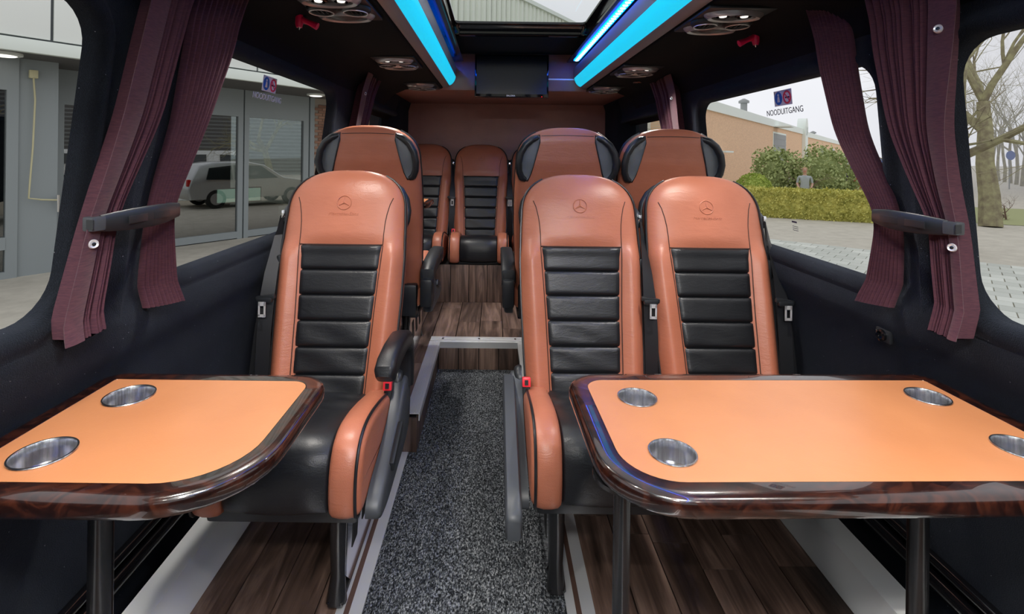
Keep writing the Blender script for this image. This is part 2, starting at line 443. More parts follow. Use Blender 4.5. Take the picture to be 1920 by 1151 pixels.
struct(cp.build('floor_carpet', 'aisle_carpet'))
# raised platforms beside the aisle and step platform behind
pf = MB()
pf.box(((-.96+PL)/2-.0, (PLAT_Y+Y1)/2, PLAT/2-.006), (PL+.96-.012, Y1-PLAT_Y, PLAT-.012))
pf.box(((PR+1.17)/2+.006, (PLAT_Y+Y1)/2, PLAT/2-.006), (1.17-PR-.012, Y1-PLAT_Y, PLAT-.012))
pf.box(((PL+PR)/2, (STEP_Y+Y1)/2+.005, PLAT/2-.006), (PR-PL+.03, Y1-STEP_Y-.01, PLAT-.012))
plat = struct(pf.build('floor_platform', 'black_rubber'))
planks(plat, -.90, PL-.05, PLAT_Y+.002, BENCH_Y, PLAT, seed=11)
planks(plat, PR+.05, 1.12, PLAT_Y+.002, BENCH_Y, PLAT, seed=12)
planks(plat, PL-.05, PR+.05, STEP_Y+.075, BENCH_Y, PLAT, wd=.1385, ln=.62, seed=14)
# upright boards: platform sides, step riser, bench riser
for i in range(3):
    y = PLAT_Y + i*.27
    plank(plat, PL-.012, PL, y, min(y+.27, STEP_Y), .0, PLAT-.012, 'walnut_upright')
    plank(plat, PR, PR+.012, y, min(y+.27, STEP_Y), .0, PLAT-.012, 'walnut_upright')
for i in range(5):
    a = -.96+i*.132; plank(plat, a, a+.132, PLAT_Y-.012, PLAT_Y, 0, PLAT-.012, 'walnut_upright')
    a = PR+.0+i*.2; plank(plat, a, a+.2, PLAT_Y-.012, PLAT_Y, 0, PLAT-.012, 'walnut_upright')
for i in range(4):
    wd = (PR-PL)/4; a = PL+i*wd; plank(plat, a, a+wd, STEP_Y-.012, STEP_Y, 0, PLAT-.03, 'walnut_upright')
bx = MB(); bx.box((.105, (BENCH_Y+Y1)/2+.006, (PLAT+BENCH_Z)/2), (2.1, Y1-BENCH_Y-.012, BENCH_Z-PLAT))
bench = struct(bx.build('bench_base', 'black_rubber'))
for i in range(16):
    a = -.95+i*.132-.012; 
    if a+.132 < 1.14: plank(bench, a, a+.132, BENCH_Y-.01, BENCH_Y, PLAT, BENCH_Z, 'walnut_upright')
# aluminium edgings
def edging(name, x0, x1, y0, y1, z, lipx=None, lipy=None, grooves=5, along='y'):
    r = MB(); r.box(((x0+x1)/2, (y0+y1)/2, z+.002), (x1-x0, y1-y0, .004))
    n = grooves
    for i in range(n):
        t = (i+.5)/n
        if along == 'y': r.box((lerp(x0, x1, t), (y0+y1)/2, z+.005), ((x1-x0)/n*.55, y1-y0, .003))
        else: r.box(((x0+x1)/2, lerp(y0, y1, t), z+.005), (x1-x0, (y1-y0)/n*.55, .003))
    if lipx is not None: r.box((lipx, (y0+y1)/2, z-.012), (.004, y1-y0, .030))
    if lipy is not None: r.box(((x0+x1)/2, lipy, z-.014), (x1-x0, .004, .034))
    return struct(r.build(name, 'aluminium'))
edging('trim_1', PL-.052, PL+.004, PLAT_Y-.002, STEP_Y, PLAT, lipx=PL+.006)
edging('trim_2', PR-.004, PR+.052, PLAT_Y-.002, STEP_Y, PLAT, lipx=PR-.006)
nz_ = edging('trim_3', PL-.05, PR+.05, STEP_Y-.004, STEP_Y+.075, PLAT, lipy=STEP_Y-.006, grooves=2, along='x')
for xx in (PL+.02, (PL+PR)/2, PR-.02): MB().lathe([(.006, 0), (.005, .002), (.001, .003)], (xx, STEP_Y+.04, PLAT+.0065), 10).build('screw', 'chrome', nz_)
# seat rails with brown insert on both sides of the aisle carpet
for i, (a, b) in enumerate(((-.405, AL), (AR, .285))):
    r = MB(); r.box(((a+b)/2, .70, .005), (b-a, 4.34-1.59, .012)) if False else r.box(((a+b)/2, (PLAT_Y-.35)/2, .006), (b-a, PLAT_Y+.35-.026, .012))
    t = struct(r.build(f'trim_{4+i}', 'aluminium'))
    mid = (a+b)/2
    MB().box((mid-.006, (PLAT_Y-.35)/2, .0125), (.014, PLAT_Y+.35-.026, .003)).build('insert', 'rail_brown', t)
# painted steel mounting beams along the walls
for i, sgn in enumerate((-1, 1)):
    if sgn < 0: prof = [(-.790, 0), (-.796, .028), (-.818, .060), (-.826, .092), (-.892, .098), (-.90, 0)]
    else: prof = [(.985, 0), (.991, .028), (1.012, .060), (1.02, .092), (1.092, .098), (1.10, 0)]
    rings = [[(x, y, z+.004) for x, z in prof] for y in (-.3, PLAT_Y-.014)]
    b = struct(MB().loft(rings, smooth=False).build(f'trim_{6+i}', 'white_metal'))
    for yy in (.62, 1.18, 1.7):
        x = prof[3][0]+sgn*.046
        br = MB(); br.box((x, yy, .107), (.04, .03, .004)); br.box((x+sgn*.018, yy, .122), (.004, .03, .03)); br.build('bracket', 'white_metal', b)
        MB().lathe([(.006, 0), (.005, .003)], (x-sgn*.008, yy, .109), 8).build('bolt', 'chrome', b)
# black cable duct above the beams
for i, sgn in enumerate((-1, 1)):
    X = XL if sgn < 0 else XR
    d = MB(); 
    d.tube([(X(.16)-sgn*.022, y, .155) for y in (-.3, 2.05)], .022, 10); d.tube([(X(.2)-sgn*.018, y, .205) for y in (-.3, 2.05)], .015, 10)
    struct(d.build(f'trim_{8+i}', 'black_gloss'))

# ceiling with sun roof
CZ = 1.93
SX0, SX1, SY0, SY1 = -.25, .535, .30, 2.93
ce = MB()
def slab(x0, x1, y0, y1): ce.box(((x0+x1)/2, (y0+y1)/2, CZ+.03), (x1-x0, y1-y0, .06))
slab(-.95, SX0, Y0, Y1); slab(SX1, 1.15, Y0, Y1); slab(SX0, SX1, Y0, SY0); slab(SX0, SX1, SY1, Y1)
ceil = struct(ce.build('ceiling', 'headliner'))
# roof cove / overhead consoles
for sgn, X, nm in ((-1, XL, 'ceiling_console_left'), (1, XR, 'ceiling_console_right')):
    CXo = .533-(.042 if sgn < 0 else .022)
    prof = [(X(1.56)-sgn*.0, 1.56), (X(1.58)-sgn*.02, 1.60), (X(1.6)-sgn*.06, 1.642), (X(1.6)-sgn*.13, 1.672), (CX+sgn*.66, 1.682), (CX+sgn*(CXo+.007), 1.683), (CX+sgn*CXo, 1.69), (CX+sgn*CXo, CZ+.01), (X(1.6)+sgn*.08, CZ+.01), (X(1.6)+sgn*.08, 1.56)]
    struct(MB().loft([[(x, y, z) for x, z in prof] for y in (Y0, 3.55)]).build(nm, 'headliner'))
# front of the cabin behind the camera with windscreen opening, rear wall
fw = MB()
fw.box((.1, Y0-.03, .42), (2.5, .06, .88)); fw.box((.1, Y0-.03, 1.80), (2.5, .06, .38)); fw.box((-.90, Y0-.03, 1.23), (.2, .06, .8)); fw.box((1.10, Y0-.03, 1.23), (.2, .06, .8))
struct(fw.build('wall_front', 'felt'))
wsr = sroot('window_7'); MB().box((.1, Y0-.03, 1.235), (1.82, .006, .76)).build('pane', 'van_glass', wsr)
# rear: leather-clad lower wall, overhead bulkhead, dark side pillars
wb_ = struct(MB().grid(lambda u, v: (lerp(-.95, 1.15, u), Y1-.01-.02*math.sin(v*PI), lerp(.3, 1.80, v)), 16, 10).build('wall_back', 'wall_leather'))
MB().box((.105, Y1+.02, .95), (2.3, .05, 2.0)).build('backing', 'felt', wb_)
bk = MB(); bk.box((.105, (3.53+Y1)/2, (1.672+CZ)/2), (2.0, Y1-3.53, CZ-1.672), bev=.01)
bulk = struct(bk.build('bulkhead', 'wall_leather'))
MB().box((.45, 3.527, 1.755), (.40, .006, .010)).build('seam_strip', 'aluminium', bulk)
for i, (x, s) in enumerate(((-.80, -1), (1.02, 1))):
    p = MB()
    prof = [(x-s*.055, 3.98), (x+s*.06, 3.86), (x+s*.16, 3.9), (x+s*.16, 4.49), (x-s*.04, 4.49)]
    p.loft([[(a, b, z) for a, b in prof] for z in (.43, 1.68)], smooth=False)
    struct(p.build(f'trim_{10+i}', 'felt'))
# sun roof frame and glass
sr = sroot('window_8')
f = MB()
def rring(d, z): return [(x, y, z) for x, y in rrect((SX0+SX1)/2, (SY0+SY1)/2, SX1-SX0+2*d, SY1-SY0+2*d, max(.02, .05+d), 6)]
f.loft([rring(.035, CZ-.001), rring(.034, CZ-.012), rring(.018, CZ-.016), rring(-.004, CZ-.012), rring(-.008, CZ+.0), rring(-.010, CZ+.04), rring(-.022, CZ+.05), rring(-.022, CZ+.062)], cap=False)
f.build('frame', 'black_gloss', sr, recalc=False)
pts = rring(-.012, CZ+.058); MB().add(pts, [tuple(range(len(pts)))], False).build('pane', 'van_glass', sr, recalc=False)

# ================================================================== LIGHT STRIPS, VENTS, TV
def arc(cx, cz, r, a0, a1, n): return [(cx+r*math.cos(lerp(a0, a1, i/n)), cz+r*math.sin(lerp(a0, a1, i/n))) for i in range(n+1)]
for sgn, nm in ((-1, 'left'), (1, 'right')):
    t = thing('light_strip', f'long cyan glowing ceiling light strip in grey housing on the {"left" if sgn<0 else "right with light dots"}', 'light', (CX, 0, 0), group='ceiling light strips')
    E = 3.515
    # |x| , z   measured from the centre line
    SH = -.042 if sgn < 0 else -.022
    P = [(.528, 1.770), (.528, 1.689), (.508, 1.690), (.484, 1.701)]           # grey outer lip
    cy = [(.484, 1.703), (.472, 1.709), (.461, 1.719), (.452, 1.732), (.446, 1.746), (.442, 1.762)]  # glowing face
    gh = [(.442, 1.763), (.4405, 1.785), (.440, 1.808), (.440, 1.830)]       # grey upper housing
    P, cy, gh = ([(x+SH, z) for x, z in q] for q in (P, cy, gh))
    def strip(prof, th, y0, y1, name, m):
        b = MB(); inner = [(x+th, z+th*.4) for x, z in prof][::-1]
        ring = prof+inner
        b.loft([[(sgn*x, y, z) for x, z in ring] for y in (y0, y1)]); return b.build(name, m, t)
    strip(P, .010, -1.3, E, 'outer_lip', 'housing_grey')
    strip(cy, .008, -1.3, E-.006, 'diffuser', 'blue_diffuser')
    strip(gh, .012, -1.3, E, 'housing', 'housing_grey')
    ec = MB(); ring = P+cy+gh+[(.50+SH, 1.85)]
    ec.loft([[(sgn*x, y, z) for x, z in ring] for y in (E, E+.012)], smooth=False); ec.build('end_cap', 'housing_grey', t)
    # dark top tray with LED tape
    tr = MB(); tr.box((sgn*(.455+SH), (E-1.3)/2, 1.876), (.13, E+1.3, .012)); tr.build('tray', 'black_gloss', t)
    lx = .418 if sgn > 0 else .440
    lt = MB(); lt.box((sgn*lx, (E-.1-1.3)/2, 1.8675), (.034, E+1.2, .003)); lt.build('led_tape', 'led_blue', t)
    led = cached_led = MB().lathe([(.0125, 0), (.0125, .002), (.009, .005), (.001, .006)], n=10, sy=.75, rot=(PI, 0, 0)).mesh('led', 'led_white')
    for i in range(70):
        y = 3.40-i*.042
        if y > .4 and sgn > 0: obj('led', led, t, (sgn*lx, y, 1.8655))
# overhead service panels: lamp ring, two nozzles, speaker ring
def service_panel(side, y, label, lamp=True):
    x = CX+side*.61
    z = 1.682
    t = thing('service_panel', label, 'air vent', (x, y, z), group='overhead service panels')
    b = MB(); b.box((0, 0, -.004), (.205, .30, .010), bev=.004); b.build('panel', 'black_plastic', t)
    for yy, nm in ((-.085, 'lamp_ring'), (.085, 'speaker_ring')):
        r = MB(); r.lathe([(.70, -.006), (.73, -.020), (.86, -.024), (.98, -.014), (1.0, -.005)], (0, yy, 0), 36, sx=.092, sy=.050, closed_ends=False); o = r.build(nm, 'ring_grey', t, recalc=False)
        if nm == 'speaker_ring':
            s = MB(); s.lathe([(1, 0), (.6, -.012), (.05, -.017)], (0, yy, -.009), 24, sx=.065, sy=.036, closed_ends=False); s.build('speaker_grille', 'grey_plastic', t)
        else:
            for xx in (-.033, .033):
                l = MB(); l.lathe([(.026, 0), (.027, -.008), (.020, -.010), (.019, -.004)], (xx, yy, -.008), 18); l.build('reading_lamp', 'black_gloss', t)
                l = MB(); l.lathe([(.012, 0), (.010, -.003), (.001, -.0045)], (xx, yy, -.0145), 14); l.build('lamp_lens', 'warm_lamp', t)
    for xx in (-.052, .052):
        n_ = MB(); n_.lathe([(.046, 0), (.046, -.012), (.038, -.020), (.030, -.020), (.026, -.008)], (xx, 0, -.006), 24); nz2 = n_.build('nozzle', 'black_plastic', t)
        q = MB(); q.tube([(xx+.036*math.cos(a*PI/12), .036*math.sin(a*PI/12), -.0265) for a in range(24)], .0022, 6, closed=True); q.build('nozzle_ring', 'silver_ring', nz2)
        for k in (-1, 0, 1): MB().box((xx+k*.013, 0, -.020), (.0025, .050, .006)).build('vane', 'black_plastic', nz2)
    if lamp:
        ld = bpy.data.lights.new('reading_light', 'AREA'); ld.shape = 'ELLIPSE'; ld.size = .10; ld.size_y = .05; ld.energy = LAMP_SPOT; ld.color = (1.0, .95, .88); ld.spread = math.radians(115)
        lo = bpy.data.objects.new('reading_light', ld); COL.objects.link(lo); lo.parent = t; lo.location = (0, -.085, -.032)
pos = {-1: (1.55, 2.50, 3.36), 1: (1.66, 2.66, 3.42)}
nice = {(-1, 0): 'large overhead air vent panel with grey rings beside the left red hammer', (-1, 1): 'overhead air vent panel above the left rear-facing seat',
        (-1, 2): 'furthest overhead air vent panel at the end of the left light strip', (1, 0): 'large overhead air vent panel with grey rings beside the right red hammer',
        (1, 1): 'overhead air vent panel halfway along the right light strip', (1, 2): 'furthest overhead air vent panel at the end of the right light strip'}
for s in (-1, 1):
    for i, y in enumerate(pos[s]): service_panel(s, y, nice[(s, i)])
    service_panel(s, .62, f'overhead air vent panel above the {"single" if s < 0 else "double"} table')
    service_panel(s, -.35, f'overhead air vent panel above the {"left" if s < 0 else "right"} front row behind the viewer')
# small lamp slot on right console
t = thing('console_switch', 'small copper-coloured switch plate on the right overhead console', 'switch', (.87, 3.02, 1.668))
MB().box((0, 0, 0), (.085, .03, .006), bev=.002).build('plate', 'wall_leather', t); MB().box((-.01, -.006, -.005), (.02, .008, .006)).build('button', 'black_plastic', t)
# unseen fill lamps added to brighten the cabin: diffuser bowls at the front of the roof and behind the sun roof
for i, (xx, yy, lab) in enumerate(((CX-.22, -.28, 'added round white fill lamp in front of the sun roof, left one'), (CX+.22, -.28, 'added round white fill lamp in front of the sun roof, right one'), (CX, -1.0, 'added round white fill lamp above the cab'))):
    t = thing('fill_lamp', lab, 'lamp', (xx, yy, CZ), group='added fill lamps')
    MB().lathe([(.13, 0), (.13, -.018), (.118, -.022)], n=28).build('rim', 'silver_ring', t)
    MB().lathe([(.117, -.016), (.10, -.032), (.06, -.042), (.002, -.046)], n=28).build('diffuser_bowl', 'warm_lamp', t)
    ld = bpy.data.lights.new('fill_light', 'AREA'); ld.shape = 'DISK'; ld.size = .24; ld.energy = LAMP_FILL; ld.color = (1.0, .96, .90)
    lo = bpy.data.objects.new('fill_light', ld); COL.objects.link(lo); lo.parent = t; lo.location = (0, 0, -.05)
# television
t = thing('television', 'black flat screen television hanging on the rear bulkhead', 'television', (.115, 3.46, 1.762))
MB().box((0, 0, 0), (.502, .045, .292), bev=.006).build('bezel', 'black_gloss', t)
MB().box((0, -.0235, .006), (.478, .003, .258)).build('screen', 'tv_screen', t)
MB().box((0, .045, .02), (.2, .05, .15)).build('wall_mount', 'black_plastic', t)
MB().lathe([(.003, 0), (.001, -.002)], (.205, -.0225, -.1385), 8, rot=(PI/2, 0, 0)).build('standby_light', 'red_led', t)
obj('lettering', text_mesh('SALORA', .016, 'print_white', .0004), t, (-.005, -.0235, -.1345), (PI/2, 0, 0))
# emergency hammers
for sgn, (x, y, z), lab in ((-1, (-.635, 1.64, 1.662), 'red emergency hammer on the ceiling console above the left curtains'), (1, (.905, 1.76, 1.650), 'red emergency hammer on the ceiling console above the right window')):
    t = thing('emergency_hammer', lab, 'hammer', (x, y, z), group='emergency hammers')
    hd = MB(); hd.tube([(0, 0, .030), (0, 0, .018), (0, 0, -.018), (0, 0, -.030)], [.006, .0115, .0125, .009], 10); 
    h1 = hd.build('head', 'hammer_red', t)
    for zz, s2 in ((.030, 1), (-.030, -1)): MB().tube([(0, 0, zz), (0, 0, zz+s2*.008)], [.004, .001], 8).build('steel_tip', 'chrome', h1)
    g = MB(); d_ = -sgn
    g.tube([(0, 0, -.002), (d_*.018, 0, -.008), (d_*.036, -.004, -.016), (d_*.062, -.008, -.028)], [.013, .009, .0085, .012], 10, flat=(1, .7)); g.build('handle', 'hammer_red', t)
    MB().box((0, .012, .010), (.03, .018, .05), bev=.003).build('clip', 'black_plastic', t)
# ================================================================== SEATS
R_ = math.radians(16.5); SR, CR = math.sin(R_), math.cos(R_)
BL = .765; BZ0 = .406
def B(x, t, d): return Vector((x, t*SR - d*CR, BZ0 + t*CR + d*SR))
TC = .595
def hw(t):
    w0 = interp([(-.05, .206), (.0, .209), (.12, .216), (.28, .224), (.42, .227), (.55, .224), (.60, .221)], t)
    if t > TC:
        q = min(1., (t-TC)/(BL-TC)); w0 *= max(0.0, 1-q**2.5)**(1/2.5)
    return w0
def pw(t): return interp([(-.05, .124), (0, .126), (.25, .136), (.475, .150)], t)
def topf(t):
    if t < .64: return 1.
    q = min(1, (t-.64)/(BL-.64)); return max(.0, 1-q**2.4)**.5*.86+.14*(1-q)
def frontd(x, t):
    """cushion front depth at x"""
    h = max(hw(t), 1e-4); u = min(1, abs(x)/h)
    base = .052*topf(t)*max(0., 1-u**5)**.5
    if t < .50:
        k = 1 if t < .44 else (.50-t)/.06
        p = pw(min(t, .475))
        a = abs(x)
        bol = .026*math.exp(-((a-(p+h)/2-.004)/(.034))**2)
        rec = -.012*max(0, min(1, (p-a)/.012)) if a < p else 0
        base += k*(bol+rec)
    else:
        base += .010*math.exp(-((x)/(.12))**2)*topf(t)
    return base
CACHE = {}
def cached(key, fn):
    if key not in CACHE: CACHE[key] = fn()
    return CACHE[key]
def m_shell():
    ts = [-.05+i*.025 for i in range(25)]; ts += [.585, .60, .615, .63, .645, .66, .675, .69, .70, .71, .72, .73, .738, .745, .751, .756, .760, .7635, .765]
    ts = sorted(set(round(t, 4) for t in ts))
    rings = []
    NF = 44
    for t in ts:
        h = hw(t) if t < BL-1e-5 else .012; tf = topf(t) if t < BL-1e-5 else .02
        ring = []
        for i in range(NF+1):
            a = -PI/2+PI*i/NF; s = math.sin(a); x = h*math.copysign(abs(s)**.62, s)
            ring.append(B(x, t, frontd(x, t) if t < BL-1e-5 else .001))
        for i in range(1, 20):
            a = PI/2-PI*i/20; s = math.sin(a); c = math.cos(a); x = h*math.copysign(abs(s)**.55, s)
            th = interp([(-.05, .058), (.2, .060), (.45, .066), (.62, .060), (.765, .03)], t)
            ring.append(B(x, t, -th*(c**.42)*min(1, tf*1.3)))
        rings.append(ring)
    return MB().loft(rings).mesh('backrest', 'tan_leather')
def m_pad(i):
    t1 = .475-i*.0868; t0 = max(-.05, t1-.0868)
    def fn(u, v):
        t = lerp(t0, t1, v); p = pw(t)-.0005; x = (2*u-1)*p
        e = (1-abs(2*u-1)**16)*(1-abs(2*v-1)**8)
        wrk = .0022*math.sin(2.6*u*PI+3*v+i*2.1)*math.sin(v*PI)*(i >= 3)
        return B(x, t, frontd(min(abs(x), p-.013)*1.0, t) + .002 + .0115*e**.6 + wrk*e)
    return MB().grid(fn, 26, 14).mesh('back_pad', 'black_leather')
def seam_path(s):
    pts = [(s*.1503, .475), (s*.151, .52), (s*.1535, .56), (s*.158, .59), (s*.166, .625), (s*.176, .65)]
    return [B(x, t, frontd(x, t)+.0005) for x, t in pts]
def m_seams():
    b = MB()
    for s in (-1, 1):
        b.tube(seam_path(s), .0016, 6)
        b.tube([B(s*(pw(t)+.001), t, frontd(pw(t)+.003, t)-.001) for t in [-.04+i*.0395 for i in range(14)]], .0018, 6)
    b.tube([B(-.15+i*.3/12, .4765, frontd(-.15+i*.3/12, .4765)+.0008) for i in range(13)], .0022, 6)
    return b.mesh('seam', 'seam_thread')
def m_pipe(s):
    b = MB()
    for off, r in ((.0, .0042), (.013, .0034)):
        pts = []
        for i in range(46):
            t = -.04+i*(.04+.742)/45; h = hw(t)
            tf = topf(t); pts.append(B(s*(h*.992+.0006), t, (.022-off)*tf-.001))
        b.tube(pts, r, 7)
    return b.mesh('piping', 'piping_black')
def m_emblem():
    b = MB(); c = .628; r = .0255
    S = lambda x, t, e=0: B(x, t, frontd(x, t)+e)
    b.tube([S(r*math.cos(a*PI/18), c+r*math.sin(a*PI/18), .0004) for a in range(36)], .0022, 6, closed=True)
    for k in range(3):
        a = PI/2+k*2*PI/3
        b.tube([S(q*r*math.cos(a), c+q*r*math.sin(a), .0004) for q in (0, .35, .7, 1)], [.0038, .0026, .0018, .0009], 6)
    return b.mesh('embossed_emblem', 'tan_leather')
def m_script():
    me = text_mesh('Mercedes-Benz', .0185, 'tan_leather', .0009, name='embossed_script', shear=.25)
    for vtx in me.vertices:
        x, y, z = vtx.co; t = .587+y*1.0; x = x*.95
        vtx.co = B(x, t, frontd(x, t)+z+.0002)
    me.update(); return me
# ---- cushion
def prof_offset(prof, d):
    n = len(prof); out = []
    for i in range(n):
        p0, p1, p2 = (Vector(prof[(i+k) % n]) for k in (-1, 0, 1))
        e = (p2-p0)
        if e.length < 1e-8: out.append(prof[i]); continue
        e.normalize(); nrm = Vector((e.y, -e.x)); out.append(tuple(p1-nrm*d))
    return out
def smooth_closed(pts, it=2):
    for _ in range(it):
        q = []
        for i in range(len(pts)):
            a, b = pts[i], pts[(i+1) % len(pts)]
            q.append((a[0]*.75+b[0]*.25, a[1]*.75+b[1]*.25)); q.append((a[0]*.25+b[0]*.75, a[1]*.25+b[1]*.75))
        pts = q
    return pts
CUSH = [(y, z-.038*max(0, min(1, (y+.40)/.40)) if z > .35 else z) for y, z in [(.05, .285), (.07, .36), (.05, .425), (-.03, .432), (-.07, .442), (-.10, .434), (-.15, .449), (-.19, .440), (-.25, .454), (-.33, .462), (-.40, .455), (-.445, .425), (-.462, .37), (-.462, .315), (-.452, .282), (-.41, .276), (-.2, .276)]]
BOLS = [(y, z-.042*max(0, min(1, (y+.40)/.40)) if z > .35 else z) for y, z in [(.05, .285), (.06, .36), (.02, .43), (-.05, .452), (-.12, .462), (-.20, .474), (-.30, .483), (-.385, .478), (-.44, .450), (-.468, .39), (-.470, .32), (-.458, .276), (-.41, .268), (-.2, .274)]]
def loft_x(prof, xs):
    rings = []
    area = sum(prof[i][0]*prof[(i+1) % len(prof)][1]-prof[(i+1) % len(prof)][0]*prof[i][1] for i in range(len(prof)))
    sg = 1 if area > 0 else -1
    for x, ins in xs:
        rings.append([Vector((x, p[0], p[1])) for p in prof_offset(prof, sg*ins)])
    return MB().loft(rings)
def m_cush():
    p = smooth_closed(CUSH); return loft_x(p, [(-.137, .016), (-.134, .006), (-.128, .0), (-.06, -.004), (0, -.006), (.06, -.004), (.128, 0), (.134, .006), (.137, .016)]).mesh('cushion_centre', 'black_leather')
def m_bolst(s):
    p = smooth_closed(BOLS)
    xs = [(.136, .016), (.139, .006), (.147, -.001), (.165, -.004), (.185, -.004), (.202, 0), (.212, .007), (.218, .016), (.220, .03)]
    return loft_x(p, [(s*x, i) for x, i in xs]).mesh('cushion_bolster', 'tan_leather')
def m_bpipe(s):
    p = smooth_closed(BOLS); pts = [(y, z) for y, z in prof_offset(p, -.006 if False else .0)]
    sel = [q for q in pts if q[1] > .28 or q[0] < -.42]
    sel = sorted(sel, key=lambda q: math.atan2(q[1]-.36, q[0]+.2))
    st = [q for q in sel if math.atan2(q[1]-.36, q[0]+.2) > .2]
    nd = [q for q in sel if math.atan2(q[1]-.36, q[0]+.2) < -2.4]
    path = st+nd
    b = MB(); b.tube([(s*.2085, y*1.004, z+.000) for y, z in path], .0042, 7)
    return b.mesh('cushion_piping', 'piping_black')
def m_base():
    b = MB(); b.box((0, -.19, .255), (.40, .44, .05), bev=.01); b.box((0, .06, .33), (.40, .06, .15), bev=.015); return b.mesh('seat_pan', 'black_plastic')
def m_leg(s):
    b = MB(); x = s*.14
    b.tube([(x, -.375, .25), (x, -.378, .16), (x, -.372, .07), (x, -.385, .004)], [.020, .019, .017, .024], 10, flat=(1, 1.15))
    b.tube([(x, .02, .25), (x, .03, .14), (x, .03, .012)], [.020, .017, .022], 10)
    b.box((x, -.178, .009), (.040, .45, .014), bev=.004)
    return b.mesh('leg', 'black_metal')
def m_legplate(s):
    b = MB(); x = s*.158
    outer = [(-.36, .235), (.02, .235), (.03, .03), (-.02, .018), (-.33, .018), (-.37, .06)]
    b.loft([[Vector((x+dx, y, z)) for y, z in outer] for dx in (-.004, .004)], smooth=False)
    return b.mesh('leg_plate', 'chrome')
def m_legslot(s):
    b = MB(); x = s*.1625
    for y0 in (-.30, -.19, -.08):
        q = [(y0, .19), (y0+.05, .19), (y0+.03, .10), (y0-.02, .10)]
        b.loft([[Vector((x+dx, y, z)) for y, z in q] for dx in (-.001, .0012)], smooth=False)
    return b.mesh('slot', 'black_rubber')
def m_sidecover(s):
    x0 = s*.222; 
    prof = smooth_closed([(.05, .30), (.055, .42), (.0, .455), (-.06, .43), (-.14, .375), (-.26, .335), (-.37, .315), (-.42, .285), (-.425, .245), (-.34, .225), (-.2, .232), (.0, .24)], 2)
    return loft_x(prof, [(x0, .0), (x0+s*.006, .0), (x0+s*.030, .0), (x0+s*.038, .004), (x0+s*.042, .014)]).mesh('side_cover', 'grey_plastic')
def m_lever(s):
    b = MB(); b.box((s*.266, -.225, .335), (.016, .15, .030), rot=(.32, 0, 0), bev=.006); return b.mesh('recline_lever', 'black_plastic')
def m_arm(kind, s):
    b = MB(); x = s*.248
    if kind == 'up':
        pts = [(x, .015, .41), (x, .020, .49), (x, .010, .545), (x, -.03, .580), (x, -.10, .598), (x, -.20, .602), (x, -.285, .594), (x, -.31, .584), (x, -.32, .573)]
        rs = [.024, .025, .029, .033, .036, .037, .038, .036, .022]
        rings = []
        for i, p_ in enumerate(pts):
            a_ = Vector(pts[max(0, i-1)]); b_ = Vector(pts[min(len(pts)-1, i+1)]); tg_ = (b_-a_).normalized(); nn = Vector((0, -tg_.z, tg_.y))
            hx, hn_ = (.030, rs[i]*.92) if i < len(pts)-1 else (.022, .020)
            rings.append([Vector(p_)+Vector((qx*hx, 0, 0))+nn*(qn*hn_) for qx, qn in rrect(0, 0, 2, 2, .55, 3)])
        b.loft(rings); return b.mesh('armrest', 'black_leather')
    if kind == 'down':
        pts = [(s*.268, .0, .415), (s*.268, -.03, .412), (s*.268, -.20, .375), (s*.268, -.46, .308), (s*.268, -.535, .288), (s*.268, -.545, .284)]
        rings = []
        for i, p in enumerate(pts):
            hx = .021 if i not in (0, 5) else .016; hz = .033 if i not in (0, 5) else .024
            rings.append([Vector((p[0]+qx*hx, p[1]+.30*qz*hz*0, p[2]+qz*hz)) for qx, qz in ((1, -.8), (1, .8), (.75, 1), (-.75, 1), (-1, .8), (-1, -.8), (-.75, -1), (.75, -1))])
        b.loft(rings); return b.mesh('armrest', 'grey_plastic')
    pts = [(x, .10, .425), (x, .095, .445), (x, .0, .470), (x, -.25, .480), (x, -.36, .470), (x, -.37, .455)]
    rings = [[Vector((p[0]+qx*.031*(1 if 0 < i < 5 else .7), p[1], p[2]+qz*.036*(1 if 0 < i < 5 else .6))) for qx, qz in ((1, -.8), (1, .8), (.75, 1), (-.75, 1), (-1, .8), (-1, -.8), (-.75, -1), (.75, -1))] for i, p in enumerate(pts)]
    b.loft(rings); b.box((x, .075, .375), (.056, .11, .13), bev=.014); return b.mesh('armrest', 'black_plastic')
def m_pivot(s, kind):
    b = MB(); b.lathe([(.042, 0), (.044, .010), (.038, .022), (.030, .026)], (s*.222, .0, .425), 24, rot=(0, s*PI/2, 0)); return b.mesh('arm_pivot', 'black_plastic')
def m_pin(s):
    b = MB(); b.tube([(s*.252, -.030, .395), (s*.252, -.030, .435)], .004, 8); return b.mesh('pin', 'chrome')
def m_buckle(s):
    b = MB(); b.box((s*.210, -.075, .420), (.026, .034, .075), rot=(-.25, 0, 0), bev=.006); return b.mesh('buckle', 'black_plastic')
def m_bbutton(s):
    b = MB(); b.box((s*.210, -.088, .450), (.028, .020, .030), rot=(-.25, 0, 0), bev=.003); return b.mesh('button', 'buckle_red')
def m_bslot(s):
    b = MB(); b.box((s*.210, -.0985, .452), (.012, .004, .016), rot=(-.25, 0, 0)); return b.mesh('slot', 'black_rubber')
def m_guide(s):
    b = MB(); p = B(s*.222, .605, -.01)
    b.tube([B(s*.200, .640, -.03), B(s*.222, .625, -.022), B(s*.232, .598, -.012), B(s*.232, .575, -.004), B(s*.228, .56, -.004)], [.010, .019, .021, .018, .010], 12); return b.mesh('belt_guide', 'grey_plastic')
def m_guide2(s):
    b = MB(); b.box(B(s*.236, .590, .018), (.012, .010, .030), rot=(0, 0, 0), bev=.003); return b.mesh('guide_slot', 'chrome')
